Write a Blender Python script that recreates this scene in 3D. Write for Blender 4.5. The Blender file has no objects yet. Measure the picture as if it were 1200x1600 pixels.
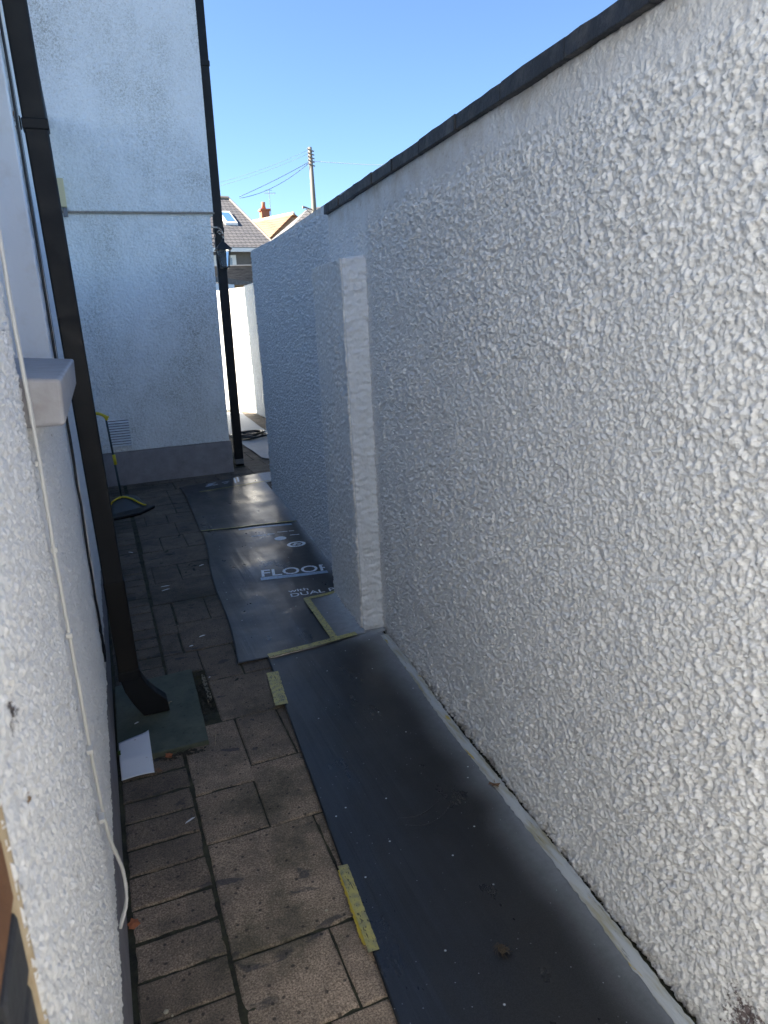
import bpy, bmesh, math, random
import numpy as np
from mathutils import Vector, Matrix
random.seed(7)
SC = bpy.context.scene
COL = SC.collection

# ------------------------------------------------------------------ camera
cam_d = bpy.data.cameras.new('camera')
cam = bpy.data.objects.new('camera', cam_d); COL.objects.link(cam)
cam_d.sensor_fit = 'VERTICAL'; cam_d.sensor_height = 36.0
cam_d.lens = 36.0*1109/1600
cam_d.clip_start = 0.02; cam_d.clip_end = 1500
# columns of the camera matrix (right, up, back) in world space; level ground, eye 1.6 m up
f = 1109.0
dn = np.array([201, 4100, f]); dn /= np.linalg.norm(dn)
hy = 800-(dn[0]*(140-600)+dn[2]*f)/dn[1]
yd = np.array([140-600, hy-800, f]); yd /= np.linalg.norm(yd)
zu = -dn; xd = np.cross(yd, zu)
M = np.array([xd, yd, zu])
M4 = Matrix.Identity(4)
for i in range(3):
    M4[i][0] = M[i, 0]; M4[i][1] = -M[i, 1]; M4[i][2] = -M[i, 2]
M4[2][3] = 1.6
cam.matrix_world = M4
cam_d.dof.use_dof = True; cam_d.dof.focus_distance = 3.2; cam_d.dof.aperture_fstop = 8.5
SC.camera = cam

# ------------------------------------------------------------------ world, sun, exposure
SUN_EL = math.radians(36)
to_sun = Vector((-1, 0.45, 0)).normalized()*math.cos(SUN_EL) + Vector((0, 0, math.sin(SUN_EL)))
w = bpy.data.worlds.new("World"); SC.world = w; w.use_nodes = True
nt = w.node_tree; bg = nt.nodes['Background']
sky = nt.nodes.new('ShaderNodeTexSky'); sky.sky_type = 'NISHITA'; sky.sun_disc = False
sky.sun_elevation = SUN_EL
sky.sun_rotation = math.atan2(to_sun.x, to_sun.y)
sky.air_density = 1.0; sky.dust_density = 0.0; sky.ozone_density = 5.0; sky.altitude = 1500
nt.links.new(sky.outputs[0], bg.inputs[0]); bg.inputs[1].default_value = 0.055
sd = bpy.data.lights.new('sun', 'SUN'); sd.energy = 5.0; sd.angle = math.radians(0.55); sd.color = (1, .92, .79)
sun = bpy.data.objects.new('sun', sd); COL.objects.link(sun)
sun.rotation_euler = (-to_sun).to_track_quat('-Z', 'Y').to_euler()
SC.view_settings.view_transform = 'Standard'; SC.view_settings.look = 'None'
SC.view_settings.gamma = 1; SC.view_settings.exposure = 2.38
SC.cycles.max_bounces = 10; SC.cycles.diffuse_bounces = 6
SC.cycles.use_denoising = True
SC.cycles.denoiser = 'OPENIMAGEDENOISE'; SC.cycles.denoising_input_passes = 'RGB_ALBEDO_NORMAL'; SC.cycles.denoising_prefilter = 'ACCURATE'

# ------------------------------------------------------------------ helpers
def tag(o, label=None, cat=None, group=None, kind=None):
    if label: o['label'] = label
    if cat: o['category'] = cat
    if group: o['group'] = group
    if kind: o['kind'] = kind
    return o
def empty(name, loc=(0, 0, 0)):
    o = bpy.data.objects.new(name, None); COL.objects.link(o); o.location = loc
    o.empty_display_size = .2
    return o
def obj(name, bm, mat, parent=None, bevel=0, smooth=False, seg=2):
    me = bpy.data.meshes.new(name); bmesh.ops.recalc_face_normals(bm, faces=bm.faces)
    bm.to_mesh(me); bm.free()
    o = bpy.data.objects.new(name, me); COL.objects.link(o)
    if mat: me.materials.append(mat)
    if parent:
        o.parent = parent; o.matrix_parent_inverse = Matrix.Translation(parent.location).inverted() if parent.parent is None else Matrix.Identity(4)
        if parent.parent is None and parent.type == 'MESH': o.matrix_parent_inverse = Matrix.Identity(4)
    if smooth: me.polygons.foreach_set('use_smooth', [True]*len(me.polygons))
    if bevel:
        b = o.modifiers.new('bevel', 'BEVEL'); b.width = bevel; b.segments = seg; b.limit_method = 'ANGLE'; b.angle_limit = .6
    return o
def box(bm, lo, hi, shear=None):
    vs = [bm.verts.new((x, y, z)) for x in (lo[0], hi[0]) for y in (lo[1], hi[1]) for z in (lo[2], hi[2])]
    for f_ in ((0, 1, 3, 2), (4, 6, 7, 5), (0, 4, 5, 1), (2, 3, 7, 6), (0, 2, 6, 4), (1, 5, 7, 3)):
        bm.faces.new([vs[i] for i in f_])
    return vs
def hexa(bm, p):
    """eight corners: bottom ring of four, top ring of four"""
    vs = [bm.verts.new(q) for q in p]
    for f_ in ((3, 2, 1, 0), (4, 5, 6, 7), (0, 1, 5, 4), (1, 2, 6, 5), (2, 3, 7, 6), (3, 0, 4, 7)):
        bm.faces.new([vs[i] for i in f_])
    return vs
def beam(bm, a, b, wd, ht, up=(0, 0, 1)):
    a = Vector(a); b = Vector(b); d = (b-a).normalized(); s = d.cross(Vector(up)).normalized(); u = s.cross(d)
    r = [(-wd/2, -ht/2), (wd/2, -ht/2), (wd/2, ht/2), (-wd/2, ht/2)]
    hexa(bm, [a+s*i+u*j for i, j in r]+[b+s*i+u*j for i, j in r])
def tube(bm, pts, r, n=8, cap=True):
    pts = [Vector(p) for p in pts]; rings = []
    rr = r if isinstance(r, (list, tuple)) else [r]*len(pts)
    d0 = (pts[1]-pts[0]).normalized()
    u = d0.orthogonal().normalized()
    for i, p in enumerate(pts):
        d = (pts[min(i+1, len(pts)-1)]-pts[max(i-1, 0)]).normalized()
        u = (u-d*u.dot(d)).normalized(); v = d.cross(u)
        rings.append([bm.verts.new(p+(u*math.cos(a)+v*math.sin(a))*rr[i]) for a in [2*math.pi*k/n for k in range(n)]])
    for a, b in zip(rings, rings[1:]):
        for k in range(n): bm.faces.new((a[k], a[(k+1) % n], b[(k+1) % n], b[k]))
    if cap: bm.faces.new(rings[0][::-1]); bm.faces.new(rings[-1])
def poly_prism(bm, pts, vec):
    vec = Vector(vec); a = [bm.verts.new(p) for p in pts]; b = [bm.verts.new(Vector(p)+vec) for p in pts]
    bm.faces.new(a[::-1]); bm.faces.new(b); n = len(a)
    for k in range(n): bm.faces.new((a[k], a[(k+1) % n], b[(k+1) % n], b[k]))
def NB(): return bmesh.new()

# ---- materials
def mat(name, color, rough=.6, metal=0, spec=.5):
    m = bpy.data.materials.new(name); m.use_nodes = True
    b = m.node_tree.nodes['Principled BSDF']
    b.inputs['Base Color'].default_value = (*color, 1); b.inputs['Roughness'].default_value = rough
    b.inputs['Metallic'].default_value = metal
    b.inputs['Specular IOR Level'].default_value = spec
    return m
class NT:
    def __init__(s, m): s.t = m.node_tree; s.b = s.t.nodes['Principled BSDF']; s.co = s.n('ShaderNodeTexCoord').outputs['Object']
    def n(s, k, **a):
        x = s.t.nodes.new(k)
        for p, v in a.items(): setattr(x, p, v)
        return x
    def l(s, a, b): s.t.links.new(a, b)
    def mapped(s, sc, loc=(0, 0, 0), rot=(0, 0, 0)):
        m = s.n('ShaderNodeMapping'); m.inputs['Scale'].default_value = sc; m.inputs['Location'].default_value = loc; m.inputs['Rotation'].default_value = rot
        s.l(s.co, m.inputs[0]); return m.outputs[0]
    def noise(s, scale, detail=4, rough=.55, vec=None, dist=0):
        x = s.n('ShaderNodeTexNoise'); x.inputs['Scale'].default_value = scale; x.inputs['Detail'].default_value = detail
        x.inputs['Roughness'].default_value = rough; x.inputs['Distortion'].default_value = dist
        s.l(vec if vec else s.co, x.inputs['Vector']); return x.outputs['Fac']
    def voro(s, scale, vec=None, feature='F1', out='Distance'):
        x = s.n('ShaderNodeTexVoronoi'); x.feature = feature; x.voronoi_dimensions = '2D' if vec == 'xy' else '3D'; vec = None if vec == 'xy' else vec; x.inputs['Scale'].default_value = scale
        s.l(vec if vec else s.co, x.inputs['Vector']); return x.outputs[out]
    def ramp(s, src, stops):
        r = s.n('ShaderNodeValToRGB'); e = r.color_ramp.elements
        while len(e) < len(stops): e.new(.5)
        for q, (p, c) in zip(e, stops):
            q.position = p; q.color = (c, c, c, 1) if not isinstance(c, tuple) else (*c, 1)
        s.l(src, r.inputs[0]); return r.outputs[0]
    def mix(s, fac, a, b, mode='MIX'):
        x = s.n('ShaderNodeMix'); x.data_type = 'RGBA'; x.blend_type = mode
        for v, i in ((fac, 0), (a, 6), (b, 7)):
            if isinstance(v, (int, float)): x.inputs[i].default_value = v if i == 0 else (v, v, v, 1)
            elif isinstance(v, tuple): x.inputs[i].default_value = (*v, 1)
            else: s.l(v, x.inputs[i])
        return x.outputs[2]
    def math(s, op, a, b=0):
        x = s.n('ShaderNodeMath'); x.operation = op
        for v, i in ((a, 0), (b, 1)):
            if isinstance(v, (int, float)): x.inputs[i].default_value = v
            else: s.l(v, x.inputs[i])
        return x.outputs[0]
    def color(s, v): s.l(v, s.b.inputs['Base Color'])
    def rough(s, v): s.l(v, s.b.inputs['Roughness'])
    def bump(s, h, strength=.5, dist=.01):
        x = s.n('ShaderNodeBump'); x.inputs['Strength'].default_value = strength; x.inputs['Distance'].default_value = dist
        s.l(h, x.inputs['Height'])
        prev = s.b.inputs['Normal'].links
        if prev: s.l(prev[0].from_socket, x.inputs['Normal'])
        s.l(x.outputs[0], s.b.inputs['Normal'])
    def attr(s, name):
        x = s.n('ShaderNodeAttribute'); x.attribute_name = name; return x.outputs['Fac']
    def z(s):
        x = s.n('ShaderNodeSeparateXYZ'); s.l(s.co, x.inputs[0]); return x.outputs

def white_render(name, base=(.76, .755, .74), stain=(.42, .38, .31), amount=.35, bscale=260, bstr=.35, algae=0, spots=(), eaves=0):
    m = mat(name, base, .82, spec=.2); n = NT(m)
    big = n.ramp(n.noise(1.3, 5, .6), [(.45, 0.0), (.75, 1.0)])
    fine = n.ramp(n.noise(70, 3, .6), [(.56, 0.0), (.74, 1.0)])
    c = n.mix(n.math('MULTIPLY', fine, amount), base, stain)
    c = n.mix(n.math('MULTIPLY', big, .12), c, tuple(.86*k for k in base))
    pit = n.math('MULTIPLY', n.ramp(n.voro(34, n.mapped((1, 1, 1), (3.1, .2, .7))), [(.08, 1.0), (.19, 0.0)]), n.ramp(n.noise(5, 4, .7), [(.45, .1), (.62, 1.0)]))
    c = n.mix(n.math('MULTIPLY', pit, .5), c, (.30, .24, .18))
    if eaves:
        zz = n.z(); g_ = n.n('ShaderNodeMapRange'); g_.inputs['From Min'].default_value = eaves-.16; g_.inputs['From Max'].default_value = eaves+.02; n.l(zz[2], g_.inputs['Value'])
        c = n.mix(n.math('MULTIPLY', g_.outputs[0], n.ramp(n.noise(9, 6, .7), [(.38, .10), (.68, .85)])), c, (.52, .44, .34))
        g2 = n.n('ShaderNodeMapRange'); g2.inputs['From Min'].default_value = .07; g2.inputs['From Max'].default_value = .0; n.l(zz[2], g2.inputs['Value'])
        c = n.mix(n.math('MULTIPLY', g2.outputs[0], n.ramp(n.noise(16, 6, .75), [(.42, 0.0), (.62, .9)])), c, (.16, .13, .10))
    if algae:
        a = n.math('MULTIPLY', n.ramp(n.noise(1.7, 4, .6, n.mapped((1, 1, .55), (2.3, 0, 5))), [(.42, 0.1), (.70, 1.0)]),
                   n.ramp(n.noise(70, 4, .8), [(.40, 0.0), (.62, 1.0)]))
        c = n.mix(n.math('MULTIPLY', a, algae), c, (.17, .17, .12))
    for (px, py, pz, r, col) in spots:
        d = n.n('ShaderNodeVectorMath'); d.operation = 'DISTANCE'; n.l(n.co, d.inputs[0]); d.inputs[1].default_value = (px, py, pz)
        dd = n.math('ADD', d.outputs['Value'], n.math('MULTIPLY', n.math('SUBTRACT', n.noise(60, 5, .75), .5), r*5))
        c = n.mix(n.ramp(dd, [(r*.55, 1.0), (r, 0.0)]), c, col)
    n.color(c)
    n.bump(n.voro(150), .5, .003)
    n.bump(n.noise(bscale, 3, .6), bstr, .0015)
    return m

M_rw = white_render('boundary_render', (.86, .855, .84), (.50, .42, .33), .38,
                    eaves=2.163, spots=((1.0862, .80, .13, .07, (.16, .13, .13)),))
M_dash = white_render('old_grey_dash', (.80, .815, .83), (.34, .36, .37), .7, eaves=0)
M_lw = white_render('house_render', (.85, .835, .81), (.55, .47, .38), .3, spots=((-.118, .735, 1.235, .018, (.12, .10, .09)), (-.118, .72, 1.14, .012, (.30, .19, .10)), (-.118, 1.38, .9, .01, (.1, .1, .1))))
M_hw = white_render('gable_render', (.82, .85, .86), (.45, .42, .36), .3, bscale=180, algae=.7)
M_far = white_render('far_wall_render', (.80, .79, .76), (.6, .55, .45), .2)
M_smooth = mat('smooth_white_paint', (.70, .74, .78), .5); n = NT(M_smooth); n.color(n.mix(n.ramp(n.noise(14, 5, .65), [(.5, 0.0), (.8, .5)]), (.70, .74, .79), (.55, .53, .50))); n.bump(n.noise(60, 4), .25, .002)
M_plinth = mat('grey_plinth_paint', (.26, .25, .27), .6); n = NT(M_plinth); n.color(n.mix(n.ramp(n.noise(9, 6, .65), [(.35, 0.0), (.75, 1.0)]), (.29, .28, .30), (.19, .18, .19))); n.bump(n.noise(120, 4), .4, .0015)
M_sill = mat('grey_sill_paint', (.40, .39, .40), .5); n = NT(M_sill); n.color(n.mix(n.ramp(n.noise(22, 6, .65), [(.4, 0.0), (.78, 1.0)]), (.42, .41, .42), (.30, .27, .26))); n.bump(n.noise(90, 5), .5, .0015)
M_pipe = mat('black_pipe_plastic', (.014, .015, .017), .42, spec=.3); n = NT(M_pipe)
n.color(n.mix(n.ramp(n.noise(5, 5, .6, n.mapped((1, 1, .4))), [(.45, 0.0), (.75, 1.0)]), (.008, .009, .011), (.017, .016, .015)))
n.rough(n.ramp(n.noise(18, 4, .6), [(.3, .42), (.7, .65)])); n.bump(n.noise(30, 2), .15, .002)
M_black = mat('black_cable', (.012, .012, .014), .4)
M_white_cable = mat('white_cable', (.70, .68, .63), .45)
M_clip = mat('rusty_clip', (.18, .10, .06), .8)
M_cream = mat('cream_plastic', (.62, .55, .34), .45)
M_grey_pl = mat('grey_plastic', (.16, .17, .19), .5)
M_coping = mat('slate_coping', (.045, .047, .055), .55); n = NT(M_coping)
n.color(n.mix(n.ramp(n.noise(11, 6, .7), [(.5, 0.0), (.72, 1.0)]), (.030, .031, .035), (.12, .11, .10))); n.bump(n.noise(30, 6, .7), .9, .010)
M_yellow = mat('yellow_plastic', (.62, .50, .02), .38)
M_dark_pl = mat('charcoal_plastic', (.035, .045, .055), .35)
M_iron = mat('weathered_iron', (.30, .26, .22), .7); n = NT(M_iron); n.color(n.mix(n.ramp(n.noise(60, 4), [(.42, 0.0), (.6, 1.0)]), (.55, .53, .48), (.17, .08, .04)))
M_black_iron = mat('black_iron', (.012, .012, .012), .5)
M_glass = mat('lantern_glass', (.8, .85, .85), .08); M_glass.node_tree.nodes['Principled BSDF'].inputs['Transmission Weight'].default_value = .92
M_pane = mat('window_pane', (.05, .07, .10), .05, spec=.8)
M_frame = mat('white_frame', (.80, .80, .78), .4)
M_slab = mat('green_slab', (.06, .085, .07), .75); n = NT(M_slab)
c = n.mix(n.ramp(n.noise(7, 6, .65), [(.35, 0.0), (.7, 1.0)]), (.048, .062, .046), (.105, .118, .088))
c = n.mix(n.ramp(n.noise(38, 4, .7), [(.6, 0.0), (.72, 1.0)]), c, (.025, .03, .022)); n.color(c)
n.bump(n.noise(28, 6, .7), .5, .006)
M_paper = mat('white_paper', (.62, .66, .74), .6); n = NT(M_paper); n.color(n.mix(n.ramp(n.noise(45, 3), [(.66, 0.0), (.74, 1.0)]), (.66, .69, .75), (.35, .33, .33)))
M_leaf = mat('dead_leaf', (.16, .085, .045), .7); n = NT(M_leaf); n.color(n.mix(n.noise(90, 4), (.09, .045, .025), (.26, .15, .08)))
M_leaf2 = mat('orange_leaf', (.30, .10, .04), .7)
M_straw = mat('straw', (.38, .30, .18), .7)
M_dirt = mat('dark_dirt', (.03, .026, .02), .9); n = NT(M_dirt); n.color(n.mix(n.noise(60, 5, .7), (.012, .012, .009), (.07, .062, .045))); n.bump(n.noise(80, 5, .7), 1, .006)
M_flake = mat('paint_flake', (.66, .68, .70), .5)
M_stone = mat('rubble', (.22, .20, .16), .85); n = NT(M_stone); n.color(n.mix(n.noise(40, 4), (.30, .27, .20), (.10, .09, .06))); n.bump(n.noise(60, 4), .6, .004)
M_moss = mat('green_weed', (.05, .10, .02), .7)
M_print = mat('white_print', (.50, .56, .64), .45); n = NT(M_print); n.color(n.mix(n.ramp(n.noise(70, 4, .7), [(.48, 0.0), (.80, 1.0)]), (.78, .85, .92), (.22, .26, .31)))
M_blue_print = mat('blue_print', (.30, .45, .62), .4); n = NT(M_blue_print); n.color(n.mix(n.ramp(n.noise(60, 4, .7), [(.40, 0.0), (.75, 1.0)]), (.36, .50, .66), (.15, .22, .32)))
M_tape = mat('yellow_tape', (.42, .36, .10), .45); n = NT(M_tape)
c = n.mix(n.ramp(n.noise(42, 3, .6), [(.4, 0.0), (.65, 1.0)]), (.46, .40, .12), (.26, .25, .13))
v = n.ramp(n.noise(1, 2, .5, n.mapped((260, 60, 30), (0, 0, 0), (0, 0, .1))), [(.60, 0.0), (.64, 1.0)])
n.color(n.mix(n.math('MULTIPLY', v, .85), c, (.04, .04, .03))); n.bump(n.noise(40, 3), .35, .002)
M_edge_tape = mat('painted_edge_tape', (.40, .38, .28), .5); n = NT(M_edge_tape)
c = n.mix(n.ramp(n.noise(5, 5, .6, n.mapped((9, 1.2, 1))), [(.45, 0.0), (.66, 1.0)]), (.48, .50, .50), (.36, .33, .22))
c = n.mix(n.ramp(n.noise(4, 5, .6, n.mapped((7, 1, 1), (4, 3, 0))), [(.64, 0.0), (.67, 1.0)]), c, (.50, .37, .07))
c = n.mix(n.ramp(n.noise(9, 5, .7, n.mapped((9, 1, 1), (1, 3, 0))), [(.62, 0.0), (.70, .8)]), c, (.09, .10, .10))
n.color(c); n.bump(n.noise(12, 4, .6, n.mapped((10, 1, 1))), .7, .004)

# floor protection sheet: black corrugated plastic, grey-white overspray near the wall
M_mat = mat('floor_sheet_plastic', (.018, .022, .030), .4); n = NT(M_mat)
grain = n.noise(420, 2, .7)
c = n.mix(n.ramp(grain, [(.35, 0.0), (.8, 1.0)]), (.010, .011, .013), (.042, .044, .047))
dust = n.ramp(n.noise(3.2, 6, .65), [(.45, 0.0), (.75, .25)])
c = n.mix(dust, c, (.055, .058, .065))
scr = n.ramp(n.noise(1, 5, .75, n.mapped((26, .7, 1), (0, 0, 0), (0, 0, .07))), [(.66, 0.0), (.78, .5)])
c = n.mix(scr, c, (.075, .082, .095))
spots = n.ramp(n.voro(4.6, 'xy'), [(.010, 1.0), (.017, 0.0)])
sp2 = n.ramp(n.noise(2.2, 2), [(.40, 0.0), (.5, 1.0)])
c = n.mix(n.math('MULTIPLY', spots, sp2), c, (.6, .66, .68))
spots = n.ramp(n.voro(17, 'xy'), [(.018, .8), (.032, 0.0)])
c = n.mix(n.math('MULTIPLY', spots, n.ramp(n.noise(6, 2), [(.5, 0.0), (.6, 1.0)])), c, (.35, .38, .42))
spray = n.attr('spray')
sf = n.math('MULTIPLY', spray, n.ramp(n.noise(30, 5, .7), [(.15, .55), (.7, 1.0)]))
c = n.mix(sf, c, (.50, .54, .58)); n.color(c)
n.rough(n.mix(sf, n.ramp(n.noise(5, 5, .65, n.mapped((1, .5, 1))), [(.3, .24), (.7, .42)]), .8))
n.bump(n.noise(1, 4, .6, n.mapped((34, .9, 1), (0, 0, 0), (0, 0, .07))), .35, .004)
n.bump(n.noise(3.5, 3, .5), .5, .012)
n.bump(grain, .12, .001)

# paving
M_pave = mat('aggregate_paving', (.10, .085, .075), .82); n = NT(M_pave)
tone = n.attr('tone')
base = n.mix(tone, (.50, .33, .20), (.78, .54, .35))
spk = n.noise(190, 3, .85)
c = n.mix(n.ramp(spk, [(.40, 0.0), (.70, 1.0)]), n.mix(.78, base, (.03, .023, .018)), n.mix(.45, base, (.85, .72, .56)))
dry = n.ramp(n.noise(4.5, 6, .75), [(.40, 0.0), (.62, 1.0)])
c = n.mix(n.math('MULTIPLY', dry, .6), c, (.095, .078, .062))
worn = n.ramp(n.noise(6.5, 4, .5, n.mapped((1, 1.6, 1), (2, 1, 0)), .6), [(.63, 0.0), (.67, 1.0)])
c = n.mix(n.math('MULTIPLY', worn, .75), c, (.055, .053, .058))
moss = n.ramp(n.noise(2.1, 6, .7, n.mapped((1, 1, 1), (7, 3, 0))), [(.50, 0.0), (.64, 1.0)])
c = n.mix(n.math('MULTIPLY', moss, .7), c, (.050, .050, .026))
rust = n.ramp(n.noise(4.0, 5, .7, n.mapped((1, 1, 1), (1, 13, 0))), [(.66, 0.0), (.76, 1.0)])
c = n.mix(n.math('MULTIPLY', rust, .45), c, (.14, .085, .03))
hole = n.ramp(n.voro(14, 'xy'), [(.05, 1.0), (.08, 0.0)])
c = n.mix(n.math('MULTIPLY', hole, .7), c, (.010, .010, .010))
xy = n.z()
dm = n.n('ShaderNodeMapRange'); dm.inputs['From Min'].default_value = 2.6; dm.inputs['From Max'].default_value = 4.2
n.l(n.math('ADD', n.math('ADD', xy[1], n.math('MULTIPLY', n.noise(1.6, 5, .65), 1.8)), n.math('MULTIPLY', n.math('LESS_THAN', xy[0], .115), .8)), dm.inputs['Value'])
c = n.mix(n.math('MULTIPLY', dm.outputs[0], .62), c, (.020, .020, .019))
n.color(c); n.bump(spk, .9, .0022); n.bump(n.noise(26, 5, .65), .55, .006)

# ------------------------------------------------------------------ rough-cast surfaces (numpy heights)
def h32(ix, iy, s):
    a = (ix.astype(np.int64)*73856093) ^ (iy.astype(np.int64)*19349663) ^ (s*83492791)
    a = (a ^ (a >> 13)) & 0x7fffffff
    a = (a*1274126177) & 0x7fffffff
    a = (a ^ (a >> 16)); a = (a*668265263) & 0x7fffffff; a = a ^ (a >> 15)
    return (a & 0xffffff)/float(0x1000000)
def vnoise(p, q, s):
    ix = np.floor(p); iy = np.floor(q); fx = p-ix; fy = q-iy; ix = ix.astype(np.int64); iy = iy.astype(np.int64)
    fx = fx*fx*(3-2*fx); fy = fy*fy*(3-2*fy)
    a = h32(ix, iy, s); b = h32(ix+1, iy, s); c_ = h32(ix, iy+1, s); d = h32(ix+1, iy+1, s)
    return (a*(1-fx)+b*fx)*(1-fy)+(c_*(1-fx)+d*fx)*fy
def blobs(p, q, cell, seed, r0=.35, r1=.95, flat=.25, angular=.5):
    p = p/cell; q = q/cell
    p = p+angular*(vnoise(p*1.7, q*1.7, seed+91)-.5); q = q+angular*(vnoise(p*1.7+9, q*1.7, seed+92)-.5)
    cx = np.floor(p).astype(np.int64); cy = np.floor(q).astype(np.int64); H = np.zeros_like(p)
    for i in (-1, 0, 1):
        for j in (-1, 0, 1):
            X = cx+i; Y = cy+j
            dx = p-(X+h32(X, Y, seed)); dy = q-(Y+h32(X, Y, seed+1))
            a = h32(X, Y, seed+2)*math.pi; ca = np.cos(a); sa = np.sin(a); e = .65+.5*h32(X, Y, seed+3)
            u = (dx*ca+dy*sa)*e; v = (-dx*sa+dy*ca)/e
            r = r0+(r1-r0)*h32(X, Y, seed+4)**1.5
            t = np.clip(1-(u*u+v*v)/(r*r), 0, 1)
            H = np.maximum(H, np.minimum(t/(1-flat), 1)*(.35+.65*h32(X, Y, seed+5)))
    return H
def coarse(p, q, s=1, cell=.0175):
    w_ = .010
    p = p+w_*(vnoise(p/.03, q/.03, 5)-.5); q = q+w_*(vnoise(p/.03+5, q/.03, 6)-.5)
    dens = np.clip(.75+1.0*(vnoise(p/.22, q/.22, 44)-.35), .5, 1.3)
    return .0082*dens*blobs(p, q, cell, 11+s, .35, .95, .12, .8)+.0068*blobs(p, q, cell*.5, 31+s, .4, 1.0, .1, .9)+.0036*blobs(p, q, cell*.27, 35+s, .4, 1.0, .0, .8)+.004*vnoise(p/.13, q/.13, 7)
def fine(p, q, s=1): return .0115*blobs(p, q, .015, 51+s, .3, .85, .05)+.0055*blobs(p, q, .008, 55+s, .35, .9, .0)+.004*vnoise(p/.2, q/.2, 17)
def medium(p, q, s=1): return .0065*blobs(p, q, .020, 71+s, .4, 1.0, .1, 1.0)+.004*blobs(p, q, .011, 75+s)+.004*vnoise(p/.25, q/.25, 27)
def cracks(p, q):
    return .009*vnoise(p/.05, q/.016+1.5*vnoise(p/.06, q/.06, 61), 62)+.005*vnoise(p/.02, q/.014, 63)+.003*blobs(p, q, .014, 64)

def sheet(name, m, parent, O, U, V, us, vs, hf, skirt=.03, attrs=None):
    """grid on plane O+u*U+v*V, pushed along U x V by hf(u,v); edges fold back by skirt"""
    O = np.array(O, float); U = np.array(U, float); V = np.array(V, float); N = np.cross(U, V); N /= np.linalg.norm(N)
    us = np.asarray(us); vs = np.asarray(vs)
    uu, vv = np.meshgrid(us, vs, indexing='ij'); H = hf(uu, vv)
    if skirt:
        pad = lambda a: np.pad(a, 1, mode='edge')
        uu, vv, H = pad(uu), pad(vv), pad(H)
        H[0, :] = H[-1, :] = H[:, 0] = H[:, -1] = -skirt
    P = O+uu[..., None]*U+vv[..., None]*V+H[..., None]*N
    a, b = uu.shape; idx = np.arange(a*b).reshape(a, b)
    F = np.stack([idx[:-1, :-1], idx[1:, :-1], idx[1:, 1:], idx[:-1, 1:]], -1).reshape(-1, 4)
    me = bpy.data.meshes.new(name); me.vertices.add(a*b); me.vertices.foreach_set('co', P.astype(np.float32).ravel())
    nf = len(F); me.loops.add(nf*4); me.loops.foreach_set('vertex_index', F.astype(np.int32).ravel())
    me.polygons.add(nf); me.polygons.foreach_set('loop_start', np.arange(0, nf*4, 4, dtype=np.int32))
    me.polygons.foreach_set('loop_total', np.full(nf, 4, np.int32))
    me.polygons.foreach_set('use_smooth', np.ones(nf, bool)); me.update(calc_edges=True)
    me.materials.append(m)
    o = bpy.data.objects.new(name, me); COL.objects.link(o)
    if parent: o.parent = parent
    return o
def spaced(*seg):
    out = []
    for a, b, d in seg: out += list(np.arange(a, b-d*.4, d))
    out.append(seg[-1][1]); return np.array(out)

# ------------------------------------------------------------------ ground and paving
bm = NB(); R_ = 600
vs = [bm.verts.new(p) for p in ((-R_, -R_, -.03), (R_, -R_, -.03), (R_, R_, -.03), (-R_, R_, -.03))]; bm.faces.new(vs)
M_ground = mat('earth', (.06, .055, .045), .95); n = NT(M_ground); n.color(n.mix(n.noise(.4, 6), (.05, .06, .03), (.09, .08, .06)))
tag(obj('ground', bm, M_ground), kind='structure')

rects = []   # x0,x1,y0,y1 of the paving slabs, read off level ground
def row(y0, y1, xs): rects.extend((a, b, y0, y1) for a, b in zip(xs, xs[1:]))
row(1.296, 1.557, (.117, .382, .76, 1.02)); row(1.557, 2.022, (.117, .472, .83, 1.02))
rects += [(.117, .328, 2.022, 2.293), (.328, .70, 2.022, 2.39), (.70, 1.1, 2.022, 2.39)]
rects += [(.117, .340, 2.293, 2.752), (.340, .522, 2.39, 2.752), (.522, .75, 2.39, 2.752), (.75, 1.1, 2.39, 2.752)]
rects += [(.285, .75, 2.752, 3.135), (.75, 1.15, 2.752, 3.135)]
row(3.27, 3.505, (.117, .287)); row(3.135, 3.505, (.287, .462, .9, 1.2))
rects += [(.118, .215, 3.505, 3.775), (.118, .226, 3.775, 4.25), (.222, .62, 3.505, 3.893), (.62, 1.2, 3.505, 3.893), (.232, .42, 3.893, 4.255), (.42, .8, 3.893, 4.255), (.8, 1.25, 3.893, 4.255)]
row(4.255, 4.645, (.125, .66, 1.25)); row(4.645, 5.0, (.13, .17, .345, .56, .95, 1.3)); row(5.0, 5.39, (.13, .69, 1.3))
row(5.39, 5.755, (.14, .288, .475, .9, 1.3)); row(5.755, 6.17, (.14, .45, .95, 1.4)); row(6.17, 6.5, (.14, .222, .405, .85, 1.4))
rnd = random.Random(3)
def fill(y, yend, x0, x1):
    while y < yend:
        d = rnd.choice((.37, .38, .26, .39)); x = x0; xs = [x0]
        while x < x1: x += rnd.choice((.17, .24, .37, .47, .37)); xs.append(min(x, x1))
        row(y, y+d, xs); y += d
fill(6.5, 8.06, .14, 1.5); fill(-.33, .92, .117, 1.02); row(.92, 1.296, (.117, .30, .74, 1.02)); 
fill(6.9, 14.2, 1.5, 2.72)
ys = [.84, .968, 1.092, 1.215, 1.338, 1.463, 1.588, 1.72, 1.842, 1.98, 2.105, 2.238, 2.361, 2.49, 2.6]
y = .84
while y > -.2: rects.append((-.124, .112, y-.126, y)); y -= .126
rects += [(-.124, .112, a, b) for a, b in zip(ys, ys[1:])]
y = 3.27
while y < 8.0: rects.append((-.124, .112, y, y+.127)); y += .127
bm = NB(); tone_l = bm.faces.layers.float.new('tone')
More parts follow.
